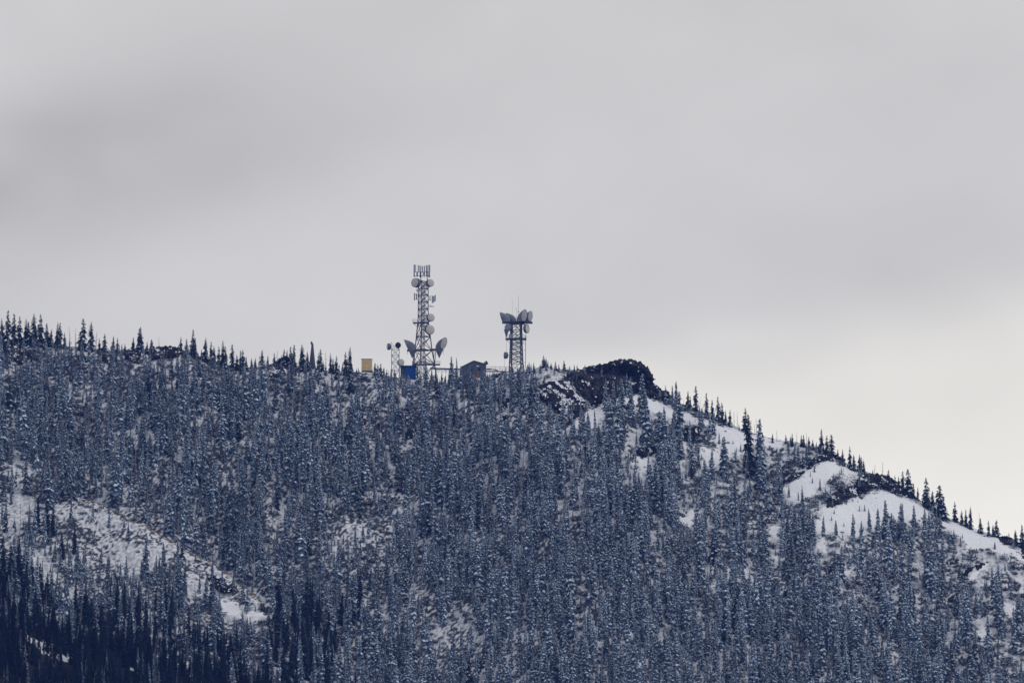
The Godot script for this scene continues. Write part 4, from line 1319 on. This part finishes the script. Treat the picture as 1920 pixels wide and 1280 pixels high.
func forest(kept: Array) -> void:
	var spots := {}           # kind -> array of [transform, colour, variant, size seen]
	var grid := {}
	for p in kept:
		grid[Vector2i(p / 1.6)] = true
	var cell := 2.75
	var nz := int(232.0 / cell)
	var nx := int(410.0 / cell)
	var chosen := []
	for j in nz:
		for i in nx:
			var x := -205.0 + (i + rng.randf()) * cell
			var ic := clampi(int(x + 280), 0, 560)
			var z := (j + rng.randf()) * cell + 3.0 + ZC[ic]
			var s := z - ZC[ic]
			if z > 224.0 or grid.has(Vector2i(Vector2(x, z) / 1.6)):
				continue
			var p := Vector2(x, z)
			var roll := rng.randf()
			var snowfield := within(p, snow_polys)
			var thin := within(p, thin_polys)
			var clump := cover.get_noise_2d(x * 1.6 + 300.0, z * 1.1) + 0.35 * grit.get_noise_2d(x * 0.4, z * 0.4)
			var limit := 1.4 + 0.58 * s
			if ZC[ic] > 4.0:
				limit = 1.2 + 0.5 * s
			var kind := ""
			var tall := lerpf(3.5, 17.0, pow(rng.randf(), 1.1)) * (0.95 + 0.4 * clump)
			if snowfield:
				if roll < 0.05:
					kind = "snowy"; tall = rng.randf_range(1.2, 3.2)
				elif roll < 0.10:
					kind = "shrub"; tall = rng.randf_range(0.3, 0.9)
			elif thin:
				if roll < 0.05:
					kind = "dusted"; tall *= 0.6
				elif roll < 0.24:
					kind = "shrub"; tall = rng.randf_range(0.5, 1.4)
			else:
				var density := 0.82 + 0.85 * clump - (0.10 if x < -40.0 else 0.0)
				if x > 60.0 and s < 95.0:
					density -= 0.30
				if x > 82.0 and s < 110.0:
					density -= 0.16
				if roll > density:
					kind = "shrub" if rng.randf() < 0.9 else ""
					tall = rng.randf_range(0.6, 1.9)
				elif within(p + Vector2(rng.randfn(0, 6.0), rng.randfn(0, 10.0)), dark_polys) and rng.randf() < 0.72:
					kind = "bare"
				elif rng.randf() < (0.2 if x < -20.0 else 0.06):
					kind = "snag"; tall *= 0.85
				elif rng.randf() < 0.03:
					kind = "pine"; tall *= 0.7
				else:
					kind = "snowy" if rng.randf() < clampf(0.5 + (x + 10.0) / 130.0, 0.12, 0.92) else "dusted"
			if kind == "":
				continue
			if kind != "shrub":
				tall = minf(tall, limit * rng.randf_range(0.7, 1.0))
				if tall < 1.0:
					continue
			var foot := Vector3(x, height(x, z, 1.0 if snowfield else 0.0) - 0.2, z)
			if not snowfield and kind != "shrub" and not thin:
				tall = lowered(foot, tall)
				if tall < 1.0:
					continue
			var tone := clampf(0.95 + rng.randf_range(-0.36, 0.3) + 0.3 * clump, 0.5, 1.3)
			add_spot(spots, kind, foot, tall, tone)
	# the dark rise in front on the left
	for k in 2300:
		var x := rng.randf_range(-215, -45)
		var z := rng.randf_range(NEAR_Z - 12, NEAR_Z + 70)
		var foot := near_point(x, z) - Vector3(0, 0.2, 0)
		var tall := lowered(foot, rng.randf_range(4.5, 10.5))
		if tall > 1.5:
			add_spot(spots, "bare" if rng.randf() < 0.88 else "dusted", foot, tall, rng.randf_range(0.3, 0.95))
	# the largest of the forest's trees become things of their own
	var pool: Array = spots.snowy + spots.dusted
	pool.sort_custom(func(a, b): return a.tall > b.tall)
	var n := 0
	var number := {}
	for a in pool:
		if n >= 88:
			break
		var c: Vector3 = a.foot
		var px := c.x / (EYE.z - c.z) * LENS / 0.985 + 960.0
		if px < 20 or px > 1900:
			continue
		var crowded := false
		for b in chosen:
			if Vector2(b.foot.x - c.x, b.foot.z - c.z).length() < 9.0:
				crowded = true
				break
		if crowded:
			continue
		chosen.append(a)
		a.out = true
		n += 1
	chosen.sort_custom(func(a, b): return a.foot.x < b.foot.x)
	for a in chosen:
		var c: Vector3 = a.foot
		var area: String = "left" if c.x < -110.0 else "left middle" if c.x < -40.0 else "middle" if c.x < 30.0 else "right middle" if c.x < 100.0 else "right"
		var band: String = "upper" if crest_side(c.x, c.z) < 60.0 else "central" if crest_side(c.x, c.z) < 120.0 else "lower"
		var zone := "%s %s" % [band, area]
		number[zone] = number.get(zone, 0) + 1
		single(a.kind, c, a.tall, a.wide, "very tall %s conifer, %s from left in the %s forest slope" % ["snow laden" if a.kind == "snowy" else "lightly dusted", ordinal(number[zone]), zone], "tallest conifers of the slope forest")
	var wood := thing("forest", "dense snow dusted conifer forest covering the mountainside", "forest")
	wood.set_meta("kind", "stuff")
	for kind in spots:
		for t in kinds[kind].size():
			var list := []
			for a in spots[kind]:
				if a.variant == t and not a.has("out"):
					list.append(a)
			if list.is_empty():
				continue
			var mm := MultiMesh.new()
			mm.transform_format = MultiMesh.TRANSFORM_3D
			mm.use_colors = true
			mm.mesh = kinds[kind][t].all
			mm.instance_count = list.size()
			for k in list.size():
				var a: Dictionary = list[k]
				var sc: float = a.tall / kinds[kind][t].tall
				mm.set_instance_transform(k, Transform3D(Basis(Vector3.BACK, a.lean.x) * Basis(Vector3.RIGHT, a.lean.y) * Basis(Vector3.UP, a.turn) * Basis.from_scale(Vector3(sc * a.wide, sc, sc * a.wide)), a.foot))
				mm.set_instance_color(k, Color(a.tone, a.tone, a.tone))
			var o := MultiMeshInstance3D.new()
			o.name = {"snag": "dead_trees", "shrub": "shrubs"}.get(kind, "conifers")
			o.multimesh = mm
			o.set_meta("kind", "stuff")
			wood.add_child(o, true)


func lowered(foot: Vector3, tall: float) -> float:
	# shortens trees that would hide open snow and rock seen from the valley
	for go in 4:
		var hides := 0.0
		for k in [0.5, 0.75, 1.0]:
			var p := seen_at(foot + Vector3(0, tall * k, 0))
			if within(p, snow_view):
				hides = maxf(hides, 0.93)
			elif within(p, rock_view):
				hides = maxf(hides, 0.62)
			elif within(p, near_view):
				hides = maxf(hides, 0.5)
			elif within(p, thin_view):
				hides = maxf(hides, 0.6)
		if rng.randf() > hides:
			return tall
		tall *= 0.55
	return 0.0


func add_spot(spots: Dictionary, kind: String, foot: Vector3, tall: float, tone: float) -> void:
	if not spots.has(kind):
		spots[kind] = []
	var w := rng.randf_range(0.58, 1.12) if kind != "shrub" else rng.randf_range(1.0, 1.9)
	if tall < 5.0 and kind != "shrub":
		w *= 1.25
	spots[kind].append({"kind": kind, "foot": foot, "tall": tall, "tone": tone, "wide": w, "turn": rng.randf() * TAU, "lean": Vector2(rng.randfn(0, 0.03), rng.randfn(0, 0.02)), "variant": rng.randi() % kinds[kind].size()})
